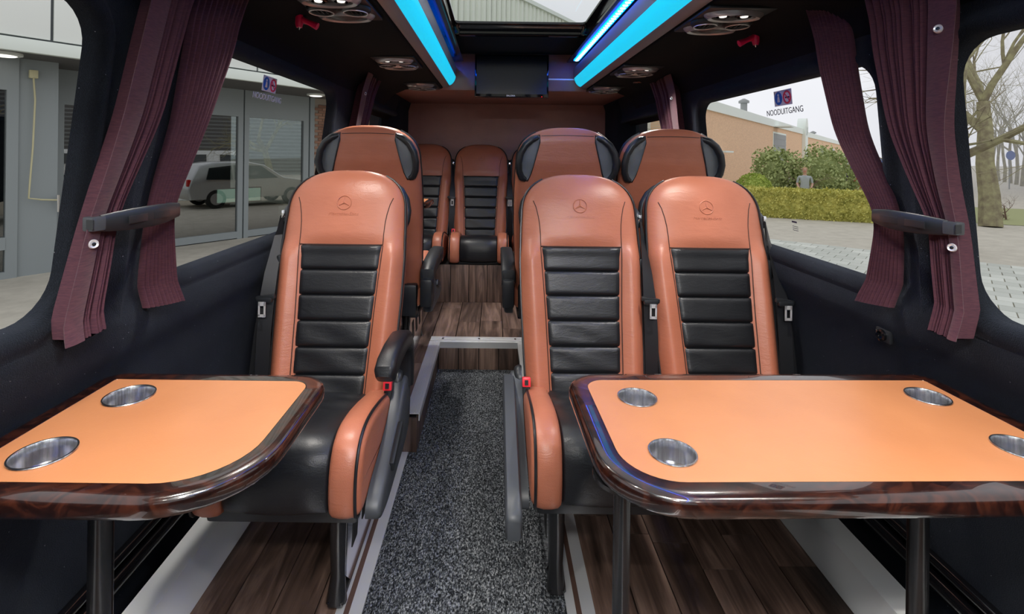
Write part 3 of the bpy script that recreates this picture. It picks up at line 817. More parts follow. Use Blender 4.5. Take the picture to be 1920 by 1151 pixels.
def m_web(s, which):
    def ribbon(pts):
        rings = []
        for (c, wv_) in pts:
            c = Vector(c); wv_ = Vector(wv_); n = Vector((0, -.0016, 0))
            rings.append([c-wv_+n, c+wv_+n, c+wv_-n, c-wv_-n])
        return MB().loft(rings, smooth=True)
    g = B(s*.237, .585, .02)
    if which == 0:
        pts = [((g.x, g.y, g.z), (.006*s, .014, 0)), ((s*.243, g.y-.015, g.z-.07), (.011, .012, 0)), ((s*.240, .06, .78), (.020, .008, 0)), ((s*.240, .03, .70), (.0235, .004, 0)), ((s*.241, .01, .58), (.024, 0, 0)), ((s*.242, .0, .46), (.024, 0, 0)), ((s*.243, .01, .34), (.024, 0, 0)), ((s*.243, .02, .25), (.024, 0, 0))]
    else:
        pts = [((g.x+s*.002, g.y+.012, g.z), (.006, .014, 0)), ((s*.250, g.y+.004, g.z-.09), (.012, .012, 0)), ((s*.255, .085, .74), (.024, .004, 0)), ((s*.262, .06, .58), (.034, 0, 0)), ((s*.270, .05, .42), (.040, 0, 0)), ((s*.275, .05, .25), (.043, 0, 0))]
    return ribbon(pts).mesh('belt_webbing', 'webbing')
def m_tongue(s):
    b = MB(); b.box((s*.236, .008, .705), (.066, .014, .017), rot=(0, s*.15, 0), bev=.005); b.box((s*.236, .004, .698), (.050, .016, .016), bev=.004); return b.mesh('belt_tongue', 'black_plastic')
def m_blade(s):
    b = MB(); x0 = s*.243; y = -.004
    for c, d in (((x0-.0095, y, .668), (.006, .0025, .05)), ((x0+.0095, y, .668), (.006, .0025, .05)), ((x0, y, .686), (.025, .0025, .014)), ((x0, y, .645), (.025, .0025, .009))):
        b.box(c, d)
    return b.mesh('blade', 'belt_metal')
# grab handles at the back
def m_hplate(s):
    ring = [(.122, .738), (.150, .730), (.182, .703), (.205, .660), (.211, .61), (.206, .565), (.190, .538), (.172, .536), (.158, .57), (.140, .64), (.122, .71)]
    ring = smooth_closed(ring, 2)
    def bk(x, t, e): 
        h = hw(t); u = min(.999, x/h); return B(s*x, t, -interp([(.45, .066), (.62, .060), (.765, .03)], t)*(max(0, 1-u**3.636)**.21)*min(1, topf(t)*1.3)-e)
    cx_, ct = .170, .640
    b = MB(); rings = []
    for k, e in ((1.0, .001), (.96, .007), (.91, .006), (.84, .003), (.5, .0035), (.2, .004), (.02, .004)):
        rings.append([bk(cx_+(x-cx_)*k, ct+(t-ct)*k, e+.001) for x, t in ring])
    b.loft(rings, cap=False); return b
def bk_point(s, x, t, e):
    h = hw(t); u = min(.999, x/h)
    return B(s*x, t, -interp([(.45, .066), (.62, .060), (.765, .03)], t)*(max(0, 1-u**3.636)**.21)*min(1, topf(t)*1.3)-e)
def m_handle(s):
    path = [(.124, .728, .0), (.150, .722, .012), (.178, .700, .020), (.199, .664, .024), (.207, .622, .024), (.204, .582, .020), (.192, .552, .010), (.176, .542, .0)]
    P_ = []
    for i in range(len(path)-1):
        for k in range(3):
            q = k/3; a, b_ = path[i], path[i+1]; P_.append(tuple(lerp(a[j], b_[j], q) for j in range(3)))
    P_.append(path[-1])
    pts = [bk_point(s, min(x, hw(t)*.97), t, e) + Vector((s*.006, 0, 0)) for x, t, e in P_]
    return MB().tube(pts, [.012]*2+[.0145]*(len(pts)-4)+[.012]*2, 12).mesh('grab_handle', 'black_plastic')
def m_hseam():
    b = MB()
    for s in (-1, 1):
        b.tube([bk_point(s, x, t, .0008) for x, t in ((.150, .732), (.122, .738), (.121, .71), (.139, .64), (.157, .57), (.171, .535), (.190, .537), (.206, .563))], .0028, 6)
    b.tube([bk_point(1 if x >= 0 else -1, abs(x), .738-.25*x*x, .0006) for x in [-.115+i*.0164 for i in range(15)]], .0014, 6)
    return b.mesh('back_seam', 'piping_black')
def m_pocket():
    b = MB()
    b.grid(lambda u, v: bk_point(1 if u >= .5 else -1, abs(2*u-1)*.150, lerp(.02, .30, v), .006+.012*(1-abs(2*u-1)**4)*math.sin(PI*min(1, v*1.1))), 16, 8)
    return b.mesh('back_pocket', 'tan_leather')
def m_knob(s):
    b = MB(); b.box((s*.226, .10, .80), (.016, .03, .07), bev=.006); return b.mesh('side_knob', 'black_plastic')
def make_seat(label, loc, belt, arm=None, face=1, legs=True, group=None, emblem=True, handles=True, sidecover=None):
    t = thing('coach_seat', label, 'seat', loc, 0 if face > 0 else PI, group)
    def p(name, key, fn, parent=None, lab=None):
        o = obj(name, cached(key, fn), parent or t)
        if lab: o['label'] = lab
        return o
    a = -belt
    br = p('backrest', 'shell', m_shell)
    for i in range(7 if True else 6):
        if .475-i*.0868 > -.04: p('back_pad', f'pad{i}', lambda i=i: m_pad(i), br, 'black leather backrest pad' if i == 0 else None)
    p('seam', 'seams', m_seams, br)
    for s in (-1, 1): p('piping', f'pipe{s}', lambda s=s: m_pipe(s), br)
    if emblem:
        p('embossed_emblem', 'emb', m_emblem, br); p('embossed_script', 'script', m_script, br)
    if handles:
        for s in (-1, 1):
            p('handle_recess', f'hpl{s}', lambda s=s: m_hplate(s).mesh('handle_recess', 'handle_plate'), br)
            p('grab_handle', f'hnd{s}', lambda s=s: m_handle(s), br)
        p('back_seam', 'hseam', m_hseam, br); p('back_pocket', 'pocket', m_pocket, br)
    p('cushion_centre', 'cush', m_cush)
    for s in (-1, 1):
        bo = p('cushion_bolster', f'bol{s}', lambda s=s: m_bolst(s)); p('cushion_piping', f'bpip{s}', lambda s=s: m_bpipe(s), bo)
    p('seat_pan', 'base', m_base)
    if legs:
        for s in (legs if isinstance(legs, tuple) else (-1, 1)):
            lg = p('leg', f'leg{s}', lambda s=s: m_leg(s)); pl_ = p('leg_plate', f'lpl{s}', lambda s=s: m_legplate(s), lg); p('slot', f'lsl{s}', lambda s=s: m_legslot(s), lg)
    if sidecover is None: sidecover = arm is not None
    if sidecover:
        c = p('side_cover', f'cov{a}', lambda: m_sidecover(a)); p('recline_lever', f'lev{a}', lambda: m_lever(a), c)
    if arm:
        ar = p('armrest', f'arm{arm}{a}', lambda: m_arm(arm, a)); p('arm_pivot', f'piv{a}', lambda: m_pivot(a, arm), ar); p('pin', f'pin{a}', lambda: m_pin(a), ar)
    bu = p('buckle', f'bu{a}', lambda: m_buckle(a)); bb = p('button', f'bb{a}', lambda: m_bbutton(a), bu, 'red release button'); p('slot', f'bs{a}', lambda: m_bslot(a), bu)
    g = p('belt_guide', f'gd{belt}', lambda: m_guide(belt)); p('guide_slot', f'gs{belt}', lambda: m_guide2(belt), g)
    for k in (0, 1): p('belt_webbing', f'web{belt}{k}', lambda k=k: m_web(belt, k))
    tg = p('belt_tongue', f'tg{belt}', lambda: m_tongue(belt)); p('blade', f'bl{belt}', lambda: m_blade(belt), tg, 'chrome belt blade')
    if handles: p('side_knob', f'kn{belt}', lambda: m_knob(belt))
    return t
# front row, facing the viewer
make_seat('tan and black leather seat facing the viewer, single seat behind the small table', (-.548, 1.745, .020), -1, 'up', legs=(1,), group='front row seats')
make_seat('tan and black leather seat facing the viewer, aisle seat behind the wide table', (.329, 1.80, .012), 1, 'down', legs=(-1,), group='front row seats')
make_seat('tan and black leather seat facing the viewer, by the right window', (.808, 1.80, .012), 1, None, legs=False, group='front row seats')
# second row, turned to the rear
make_seat('single seat turned to the rear, tan back with black grab handles, left of the aisle', (-.553, 2.455, PLAT+.050), 1, 'flat', face=-1, group='rear-facing seats')
make_seat('seat turned to the rear, tan back with grab handles, right beside the aisle', (.322, 2.455, PLAT+.050), -1, 'flat', face=-1, group='rear-facing seats')
make_seat('seat turned to the rear, tan back with grab handles, nearest the right window', (.785, 2.455, PLAT+.050), -1, None, face=-1, group='rear-facing seats')
# rear bench
for x, lab, s in ((-.575, 'leftmost seat of the rear bench', 1), (-.104, 'rear bench seat in line with the aisle, below the screen', 1), (.372, 'rear bench seat mostly hidden right of the aisle', -1), (.842, 'rightmost seat of the rear bench, almost hidden', -1)):
    make_seat('tan and black leather '+lab, (x, 4.10, .17), s, None, legs=False, group='rear bench seats', handles=False)
# ================================================================== TABLES
def rr3(x0, x1, y0, y1, r, z, off=0, k=10):
    rr = [max(.004, q+off) for q in r]
    return [Vector((x, y, z)) for x, y in rrect((x0+x1)/2, (y0+y1)/2, x1-x0+2*off, y1-y0+2*off, rr, k)]
def table(label, ctr, size, rot, radii, brd, cups, cupr, legs, z=.73):
    t = thing('folding_table', label, 'table', (ctr[0], ctr[1], 0), rot, 'lacquered tables')
    wx, wy = size[0]/2, size[1]/2       # leather half-size
    def ring(off, zz): return rr3(-wx, wx, -wy, wy, radii, zz, off)
    body = MB()
    b = brd
    body.loft([ring(-.001, z-.003), ring(.001, z-.0003), ring(b*.5, z), ring(b-.008, z-.0008), ring(b-.0025, z-.004), ring(b, z-.010), ring(b, z-.024), ring(b-.003, z-.031), ring(b-.010, z-.034), ring(-.02, z-.034)], cap=False)
    body.add(ring(-.02, z-.034), [tuple(range(len(ring(0, 0))-1, -1, -1))], False)
    body.build('tabletop', 'burl_wood', t)
    # leather inlay with round holes for the cups: built as grid clipped by holes
    inl = MB()
    bm = bmesh.new()
    outer = [bm.verts.new(p) for p in ring(.0, z-.0005)]
    eds = [bm.edges.new((outer[i], outer[(i+1) % len(outer)])) for i in range(len(outer))]
    for cx_, cy_ in cups:
        vs = [bm.verts.new((cx_+cupr*.96*math.cos(2*PI*k/32), cy_+cupr*.96*math.sin(2*PI*k/32), z-.0005)) for k in range(32)]
        eds += [bm.edges.new((vs[i], vs[(i+1) % 32])) for i in range(32)]
    bmesh.ops.triangle_fill(bm, use_beauty=True, use_dissolve=False, edges=eds)
    me = bpy.data.meshes.new('leather_inlay'); bm.to_mesh(me); bm.free()
    for p_ in me.polygons:
        if p_.normal.z < 0: p_.flip()
    me.materials.append(MATS['table_leather']); me.update()
    inlay = obj('leather_inlay', me, t); inlay['label'] = 'orange leather table inlay'
    for cx_, cy_ in cups:
        c = MB(); R0 = cupr
        c.lathe([(R0*.95, z-.003), (R0, z+.0006), (R0*.985, z+.0022), (R0*.93, z+.0022), (R0*.90, z-.001), (R0*.885, z-.012), (R0*.86, z-.055), (R0*.83, z-.058), (.002, z-.058)], (cx_, cy_, 0), 40, closed_ends=False)
        c.build('cup_holder', 'brushed_steel', t, recalc=False)
    for lx, ly, r in legs:
        l = MB(); l.lathe([(r, .02), (r, z-.04)], (lx, ly, 0), 18); l.lathe([(.036, .003), (.036, .010), (r+.006, .018), (r, .03)], (lx, ly, 0), 20); l.lathe([(.05, z-.0405), (.05, z-.048), (r, z-.052)], (lx, ly, 0), 20)
        l.build('leg', 'black_metal', t)
    return t
# single table: leather x -.815..-.392, y .76..1.105
tl = table('small orange leather topped table with two cup holders, left of the aisle', (-.606, .933), (.424, .345), 0.0, [.035, .006, .006, .12], .038,
      [(-.734+.606, .832-.933), (-.735+.606, 1.03-.933)], .047, [(-.715+.606, .0, .020)])
wl = MB()
for yy in (.90, 1.02): wl.box((-.262, yy-.933, .745), (.004, .05, .028), bev=.001)
wl.build('wall_clip', 'black_metal', tl)
tr = table('wide orange leather topped table with four cup holders, right of the aisle', (.598, .962), (.772, .352), math.radians(1.4), [.006, .04, .088, .006], .040,
      [(-.293, -.100), (-.293, .094), (.323, -.088), (.325, .098)], .0405, [(-.375, -.09, .0145), (.185, -.04, .0165)])
# small rear table
t = table('small orange table corner with dark lacquered edge, behind the left rear-facing seat', (-.62, 3.30), (.36, .34), 0, [.03, .006, .006, .07], .036, [(-.1, -.08), (-.1, .08)], .042, [(-.12, 0, .02)], z=.76)
t.location.z = PLAT
# ================================================================== CURTAINS
def curtain(label, side, rows, n, amp, hem, buttons, flat=1, name='curtain'):
    """rows: (z, y_start, y_end, inset) from top to bottom; pleats zigzag between wall side and cabin side"""
    X = XL if side < 0 else XR
    t = thing(name, label, 'curtain', (X(rows[-1][0]), (rows[-1][1]+rows[-1][2])/2, rows[-1][0]), group='pleated plum curtains')
    org = t.location.copy()
    def row(z):
        tab = rows[::-1]
        return [interp([(r[0], r[k]) for r in tab], z) for k in (1, 2, 3, 4)]
    zs = []
    z = rows[0][0]
    while z > rows[-1][0]: zs.append(z); z -= .02
    zs.append(rows[-1][0])
    # smooth rows with cosine
    def rs(z):
        acc = [0]*4; W = 0
        for k, wgt in ((-.05, 1), (-.025, 2), (0, 3), (.025, 2), (.05, 1)):
            zz = min(rows[0][0], max(rows[-1][0], z+k)); r = row(zz)
            for j in range(4): acc[j] += r[j]*wgt
            W += wgt
        return [a/W for a in acc]
    def line(z, th):
        ya, yb, ins, am = rs(z); out = []
        rnd = random.Random(5)
        # flat hem strip first, then pleats
        hw_ = hem*(yb-ya)
        out.append((ya, ins+am*.9)); out.append((ya+hw_*.5, ins+am*1.0)); out.append((ya+hw_, ins+am*.95))
        p_ = (yb-ya-hw_)/n
        if hem < .15:
            for i in range(n):
                y0 = ya+i*p_; k = rnd.uniform(.9, 1.08); tip = ins+am*(-.75+1.75*((i+.6)/n)**.75)*k; dp = am*rnd.uniform(.35, .5)
                out.append((y0+p_*.10, tip-dp)); out.append((y0+p_*.35, tip-.05*am)); out.append((y0+p_*.62, tip)); out.append((y0+p_*.88, tip-.10*am))
            return out[3:]
        for i in range(n):
            y0 = ya+hw_+i*p_; k = rnd.uniform(.65, 1.0); j = rnd.uniform(-.08, .08)
            out.append((y0+p_*(.10+j), ins-am*.85)); out.append((y0+p_*(.34+j), ins+am*.72*k)); out.append((y0+p_*(.60+j), ins+am*.86*k)); out.append((y0+p_*(.86+j), ins+am*.70*k))
        return out
    b = MB(); rings = []
    for z in zs:
        front = line(z, 0)
        jag = 0
        pts = [Vector((X(z)-side*d, y, z)) - org for y, d in front]
        back = [Vector((X(z)-side*(d-.0025), y+.001, z)) - org for y, d in front][::-1]
        rings.append(pts+back)
    b.loft(rings)
    body = b.build('cloth', 'curtain_cloth', t)
    ya, yb, ins, am = rs(rows[-1][0]+.03)
    for z in buttons:
        ya, yb, ins, am = rs(z); q = Vector((X(z)-side*(ins+am+.002), ya+hem*(yb-ya)*.5, z))-org
        nrm = Vector((-side, -.55, .1)).to_track_quat('Z', 'Y').to_matrix()
        k = MB(); k.lathe([(.009, -.003), (.009, .001), (.0072, .003), (.0048, .0015)], q, 18, rot=nrm); sb = k.build('snap_button', 'silver_ring', t)
        MB().lathe([(.0035, .0), (.0035, .0022), (.001, .003)], q+nrm @ Vector((0, 0, .001)), 10, rot=nrm).build('stud', 'black_metal', sb)
    return t
# rows: z, y near edge, y far edge, inset from wall, pleat depth
curtain('plum pleated curtain nearest the viewer on the left, gathered by the tie-back', -1, [(1.685, 1.045, 1.20, .046, .036), (1.50, 1.018, 1.165, .046, .036), (1.30, .994, 1.128, .046, .034), (1.16, .972, 1.07, .042, .030), (1.09, .965, 1.055, .034, .026), (1.02, .950, 1.05, .036, .030), (.872, .905, 1.02, .050, .034)], 9, .03, .36, (1.575, 1.048))
curtain('plum pleated curtain at the front edge of the left emergency window', -1, [(1.685, 1.25, 1.40, .046, .034), (1.50, 1.245, 1.375, .046, .034), (1.30, 1.235, 1.30, .044, .032), (1.16, 1.205, 1.25, .038, .028), (1.09, 1.195, 1.235, .032, .022), (1.02, 1.196, 1.245, .034, .026), (.855, 1.20, 1.275, .044, .032)], 10, .03, .06, ())
curtain('plum pleated curtain nearest the viewer on the right, gathered by the tie-back', 1, [(1.67, .985, 1.25, .046, .038), (1.50, 1.015, 1.25, .046, .038), (1.30, 1.066, 1.225, .046, .034), (1.16, 1.075, 1.175, .042, .030), (1.085, 1.075, 1.150, .034, .026), (1.02, 1.072, 1.152, .036, .028), (.850, 1.055, 1.13, .050, .032)], 11, .03, .26, (1.50, 1.042))
curtain('plum pleated curtain at the front edge of the right emergency window', 1, [(1.67, 1.39, 1.47, .046, .034), (1.50, 1.385, 1.46, .046, .034), (1.30, 1.365, 1.42, .044, .032), (1.16, 1.305, 1.35, .038, .028), (1.085, 1.280, 1.318, .032, .022), (1.02, 1.282, 1.328, .034, .026), (.848, 1.30, 1.375, .044, .030)], 10, .03, .10, ())
curtain('dark plum curtain on the rear pillar left of the screen', -1, [(1.66, 2.68, 3.02, .045, .034), (1.30, 2.62, 2.86, .045, .034), (1.12, 2.60, 2.76, .036, .026), (.84, 2.58, 2.78, .045, .036)], 6, .03, .3, (1.545,))
curtain('dark plum curtain on the rear pillar right of the screen', 1, [(1.65, 2.58, 2.96, .045, .034), (1.30, 2.57, 2.84, .045, .034), (1.12, 2.56, 2.72, .036, .026), (.84, 2.55, 2.76, .045, .036)], 6, .03, .26, (1.53,))
# tie-backs bridging the pillar
for side, ya, yb, z0, lab in ((-1, .980, 1.225, 1.087, 'black plastic curtain tie-back strap across the left window pillar'), (1, 1.085, 1.300, 1.084, 'black plastic curtain tie-back strap across the right window pillar')):
    X = XL if side < 0 else XR
    t = thing('tie_back', lab, 'tie-back', (X(z0), (ya+yb)/2, z0), group='curtain tie-backs')
    rings = []
    n = 16
    for i in range(n+1):
        q = i/n; y = lerp(ya, yb, q)-(ya+yb)/2; d = .068+.017*math.sin(PI*min(1, q*1.02)); h = .0145+.007*math.sin(PI*q)**.8; th = .003
        rings.append([Vector((-side*(d+a*th), y, b_*h)) for a, b_ in ((-1, -1), (-1, 1), (0, 1.08), (1, .9), (1.25, 0), (1, -.9), (0, -1.08))])
    bd = MB().loft(rings).build('band', 'black_plastic', t)
    cl = MB(); cl.box((-side*.060, ya-(ya+yb)/2-.004, 0), (.026, .028, .028), rot=(0, 0, side*.25), bev=.004); c2 = cl.build('end_clasp', 'grey_plastic', t)
    MB().box((-side*.064, ya-(ya+yb)/2-.0195, 0), (.017, .002, .018), rot=(0, 0, side*.25)).build('inlay', 'black_plastic', c2)
    for q in (-.045, .03):
        MB().box((-side*(.0882), q, 0), (.0015, .055, .016), bev=.0006).build('label_plate', 'black_plastic', bd)
    MB().box((-side*.045, (yb-ya)/2-.004, 0), (.05, .010, .034), bev=.003).build('wall_hook', 'black_plastic', t)
# ================================================================== DECALS ON THE EMERGENCY WINDOWS
def basis(side, z):
    X = XL if side < 0 else XR
    tilt = (X(1.5)-X(1.0))/.5
    up = Vector((tilt, 0, 1)).normalized()
    right = Vector((0, 1, 0)) if side < 0 else Vector((0, -1, 0))
    nrm = right.cross(up)
    return Matrix((right, up, nrm)).transposed()
for side, y, z, txtm, lab in ((-1, 1.855, 1.475, 'decal_lilac', 'blue and red pictogram sticker with lilac NOODUITGANG lettering on the left window'), (1, 1.845, 1.448, 'decal_ink', 'blue and red pictogram sticker with dark NOODUITGANG lettering on the right window')):
    X = XL if side < 0 else XR
    M = basis(side, z); e = Vector((X(z)+side*.0445, y, z))
    t = thing('exit_sticker', lab, 'sticker', e, group='emergency exit stickers'); t.rotation_euler = M.to_euler()
    MB().box((0, 0, .0003), (.112, .056, .0006)).build('sheet', 'decal_white', t)
    d = MB(); d.lathe([(.024, .0007), (.024, .001)], (-.027, 0, 0), 24); dd = d.build('blue_disc', 'decal_blue', t)
    g = MB(); g.lathe([(.005, .001), (.005, .0013)], (-.027, .012, 0), 12); g.add([(-.036, -.014, .0013), (-.018, -.014, .0013), (-.022, .006, .0013), (-.032, .006, .0013)], [(0, 1, 2, 3)], False); g.build('seated_figure', 'decal_white', t)
    g = MB(); g.tube([(.028+.021*math.cos(a*PI/12), .021*math.sin(a*PI/12), .001) for a in range(24)], .0035, 6, closed=True, flat=(.2, 1) if False else None)
    g.tube([(.028-.015, .015, .001), (.028+.015, -.015, .001)], .0022, 6); g.build('ban_ring', 'decal_red', t)
    MB().box((.028, -.001, .0009), (.026, .006, .0006)).build('cigarette', 'decal_ink', t)
    me = text_mesh('NOODUITGANG', .031, txtm, .0003)
    o = obj('lettering', me, t, (0, -.050, .0006)); o.scale = (.98, 1, 1)
# small glass stamp by the right window seat
M = basis(1, .95); t = thing('glass_stamp', 'tiny black glass maker stamp low on the right window', 'stamp', (XR(1.0)+.0445, 1.84, .985)); t.rotation_euler = M.to_euler()
MB().box((0, .012, .0003), (.03, .006, .0006)).build('mark', 'decal_ink', t)
for k in range(3): MB().box((.004, -.004-k*.007, .0003), (.034, .0018, .0004)).build('mark_line', 'decal_ink', t)
# wall socket under the right tie-back
t = thing('wall_socket', 'small round black socket on the right wall above the wide table', 'socket', (XR(.76)-.002, 1.36, .757))
MB().box((-.004, 0, 0), (.010, .05, .034), bev=.004).build('plate', 'black_plastic', t)
MB().lathe([(.015, 0), (.016, .008), (.011, .010), (.010, .004)], (-.008, 0, 0), 18, rot=(0, -PI/2, 0)).build('socket_ring', 'black_gloss', t)
MB().lathe([(.003, 0), (.002, .002)], (-.009, .02, .008), 8, rot=(0, -PI/2, 0)).build('screw', 'chrome', t)
# ================================================================== OUTSIDE
GZ = -.65
MB().add([(-60, -30, GZ), (160, -30, GZ), (160, 160, GZ), (-60, 160, GZ)], [(0, 1, 2, 3)], False).build('ground', 'asphalt'); struct(bpy.data.objects['ground'])
ground = bpy.data.objects['ground']
# paved parking strip right of the van
pv = sroot('pavement', (0, 0, GZ))
MB().add([(1.6, -2, .004), (14, -2, .004), (16.5, 2.0, .004), (7.75, 10.2, .004), (5.9, 12.0, .004), (1.6, 16, .004)], [(0, 1, 2, 3, 4, 5)], False).build('joint_bed', 'verge_soil', pv)
pd = Vector((.74, -.68, 0)).normalized(); pn = Vector((.68, .74, 0)).normalized()
S_ = .30
pm = MB().box((0, 0, .012), (S_-.012, S_-.012, .024), bev=.004).mesh('paver', 'paver'); cand = []
edge0 = Vector((6.4, 11.5, 0))
for i in range(-30, 44):
    for j in range(0, 40):
        c = edge0 + pd*((i+.5*(j % 2))*S_) - pn*((j+.5)*S_)
        if c.y < 3.2 or c.x < 3.4: continue
        px = 926+950*c.x/c.y; vis = 1400 < px < 2050 and 4 < c.y
        if vis: cand.append((c.length, c))
cand.sort(key=lambda q: q[0])
ang = math.atan2(pd.y, pd.x)
for k, (d, c) in enumerate(cand[:300]): obj('paver', pm, pv, c, (0, 0, ang))
st = MB()
for d, c in cand[300:]: st.box((c.x, c.y, .012), (S_-.012, S_-.012, .024), rot=(0, 0, ang))
if cand[300:]:
    o = st.build('paver_field', 'paver_stuff', pv); o['kind'] = 'stuff'
# ---------------- building on the left
bd = Vector((.573, .819, 0)); bn = Vector((.819, -.573, 0))         # along the facade, towards the van
BO = Vector((-6.1, 10.0, GZ))
brz = math.atan2(bd.y, bd.x)
# local frame: +x along the facade (away from the viewer), +y into the building, z up from ground
def bld(x, out, z): return BO + bd*x + bn*out + Vector((0, 0, z))
b = thing('office_building', 'low office building with glazed entrance, pale canopy panels and ribbed cladding, left of the van', 'building', BO, brz)
# local y axis points away from the van: rotation of +90 from bd = (-.819,.573) = -bn
def bbox(name, m, x0, x1, o0, o1, z0, z1, parent=b, bev=0): return MB().box(((x0+x1)/2, -(o0+o1)/2, (z0+z1)/2), (x1-x0, abs(o1-o0), z1-z0), bev=bev).build(name, m, parent)
Xb0, Xb1 = -12., 30.
CAN = 3.20; FT = 4.5
bbox('room_back', 'room_dark', Xb0, 3.0, -4.2, -4.0, 0, CAN)
bbox('room_floor', 'room_dark', Xb0, 3.0, -4, 0, -.02, .02)
bbox('brick_wall', 'mortar', 2.94, Xb1, -.3, 0, 0, CAN+.3)
bbox('roof_body', 'cladding', Xb0, Xb1, -8, -.0, CAN+.05, 8.0)
# bricks near the entrance
bk_me = MB().box((0, 0, 0), (.205, .03, .058), bev=.003).mesh('brick', 'brick_red'); wallp = [c for c in b.children if c.name.startswith('brick_wall')][0]
for r in range(22):
    for c in range(13):
        obj('brick', bk_me, wallp, (3.05+c*.217+(.108 if r % 2 else 0), -.012, 1.55+r*.068+.03))
# far run of the same wall
bbox('brick_cladding', 'brick_far', 5.95, Xb1, 0.0, .02, 0, CAN+.25)
# soffit boards and fascia panels
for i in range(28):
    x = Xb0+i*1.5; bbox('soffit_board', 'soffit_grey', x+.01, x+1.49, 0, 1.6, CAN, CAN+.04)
for i in range(28):
    x = Xb0+.55+i*1.5; bbox('fascia_panel', 'white_panel', x+.018, x+1.482, 1.58, 1.62, CAN+.19, FT, bev=.005)
bbox('fascia_backing', 'frame_dark', Xb0, Xb1, 1.52, 1.575, CAN+.05, FT)
bbox('fascia_trim', 'white_fascia', Xb0, Xb1, 1.56, 1.66, CAN-.02, CAN+.16, bev=.01)
# ribbed cladding above
rib = MB().loft([[Vector((x, y, z)) for x, y in ((-.16, 0), (-.10, 0), (-.06, -.06), (.06, -.06), (.10, 0), (.16, 0), (.16, .02), (-.16, .02))] for z in (3.5, 8.0)], smooth=False).mesh('cladding_rib', 'cladding')
for i in range(96): obj('cladding_rib', rib, b, (-1+i*.32, -.0, 0))
bbox('parapet_cap', 'white_fascia', Xb0, Xb1, -.3, .14, 8.0, 8.16)
# entrance: glass with frames
def frame_post(x, w_=.10, m='frame_grey', z0=0, z1=CAN, o=.04, d=.10): bbox('post', m, x-w_/2, x+w_/2, o-d, o, z0, z1)
for x, w_ in ((-1.95, .12), (-.42, .10), (1.10, .11), (1.235, .10), (2.70, .14), (2.87, .12)): frame_post(x, w_)
for x0, x1 in ((-1.89, -.47), (-.37, 1.045), (1.285, 2.63)):
    bbox('top_rail', 'frame_grey', x0, x1, -.06, .04, 2.62, CAN); bbox('bottom_rail', 'frame_grey', x0, x1, -.06, .04, 0.02, .16)
    bbox('glass_pane', 'door_glass', x0, x1, -.015, -.005, .16, 2.62)
# projecting shop bay nearest the viewer
bbox('post', 'frame_grey', -2.75, -2.62, .70, .82, 0, CAN); bbox('solid_panel', 'frame_grey', -2.62, -2.16, .70, .78, 0, CAN); bbox('side_return', 'frame_grey', -2.24, -2.16, .0, .70, 0, CAN)
bbox('mid_rail', 'frame_grey', Xb0, -2.75, .70, .83, .42, .60); bbox('top_rail', 'frame_grey', Xb0, -2.75, .70, .82, 2.72, CAN); bbox('bottom_rail', 'frame_grey', Xb0, -2.75, .70, .82, 0, .10)
bbox('glass_pane', 'shop_glass', Xb0, -2.75, .755, .765, .60, 2.72); bbox('glass_pane', 'shop_glass', Xb0, -2.75, .755, .765, .10, .42)
bbox('vent_slot', 'frame_dark', -3.05, -2.85, .83, .834, .49, .53)
# round lights in the soffit
for i, x in enumerate((-2.85, -.7, 2.45, 6.5)):
    c = bld(x, (1.15 if i == 0 else .75), CAN); l = thing('soffit_light', ['round soffit light at the far left window edge', 'round soffit light under the canopy behind the curtains', 'round soffit light near the brick corner', 'round soffit light above the brick wall'][i], 'light', c, group='canopy lights')
    MB().lathe([(.20, 0), (.20, -.03), (.17, -.04)], n=24).build('rim', 'white_panel', l); MB().lathe([(.16, -.03), (.12, -.05), (.01, -.055)], n=24).build('lens', 'warm_lamp', l)
# blue sign with yellow letters inside the shop window
c = bld(-2.98, .45, 2.50); s = thing('shop_sign', 'dark blue sign with yellow lettering behind the far left shop window', 'sign', c, brz)
MB().box((-.3, .02, 0), (1.5, .03, .40)).build('board', 'sign_blue', s); obj('lettering', text_mesh("ra", .32, 'sign_yellow', .004, shear=.2), s, (.20, 0, -.02), (PI/2, 0, 0))
# lit monitor inside the entrance
c = bld(1.75, -1.2, .56); s = thing('desk_monitor', 'bright pale green monitor glowing behind the entrance glass', 'monitor', c, brz)
MB().box((0, 0, .27), (1.1, .03, .36), bev=.004).build('frame', 'frame_dark', s); MB().box((0, -.018, .27), (1.05, .004, .31)).build('screen', 'paper_screen', s); MB().box((0, .02, .045), (.10, .08, .09)).build('stand', 'frame_dark', s)
c = bld(1.65, -1.2, 0); s = thing('reception_desk', 'dark reception desk behind the entrance glass', 'desk', c, brz)
MB().box((0, .1, .54), (2.2, .7, .04)).build('worktop', 'room_dark', s); MB().box((0, .1, .265), (2.0, .6, .51)).build('front_panel', 'frame_dark', s)
# hose on the facade
c = bld(-2.47, .83, 0); s = thing('wall_hose', 'pale yellow hose with metal tap hanging on the grey facade', 'hose', c, brz)
MB().tube([(0, -.02, 2.95), (.02, -.03, 2.6), (.0, -.03, 1.9), (-.03, -.03, 1.35), (-.04, -.03, 1.15), (.10, -.03, 1.12), (.30, -.03, 1.10)], .012, 8).build('hose', 'yellow_hose', s)
MB().tube([(.30, -.03, 1.18), (.30, -.03, .92)], [.022, .014], 8).build('tap', 'chrome', s); MB().box((0, -.02, 2.98), (.10, .06, .12), bev=.01).build('bracket', 'yellow_hose', s)
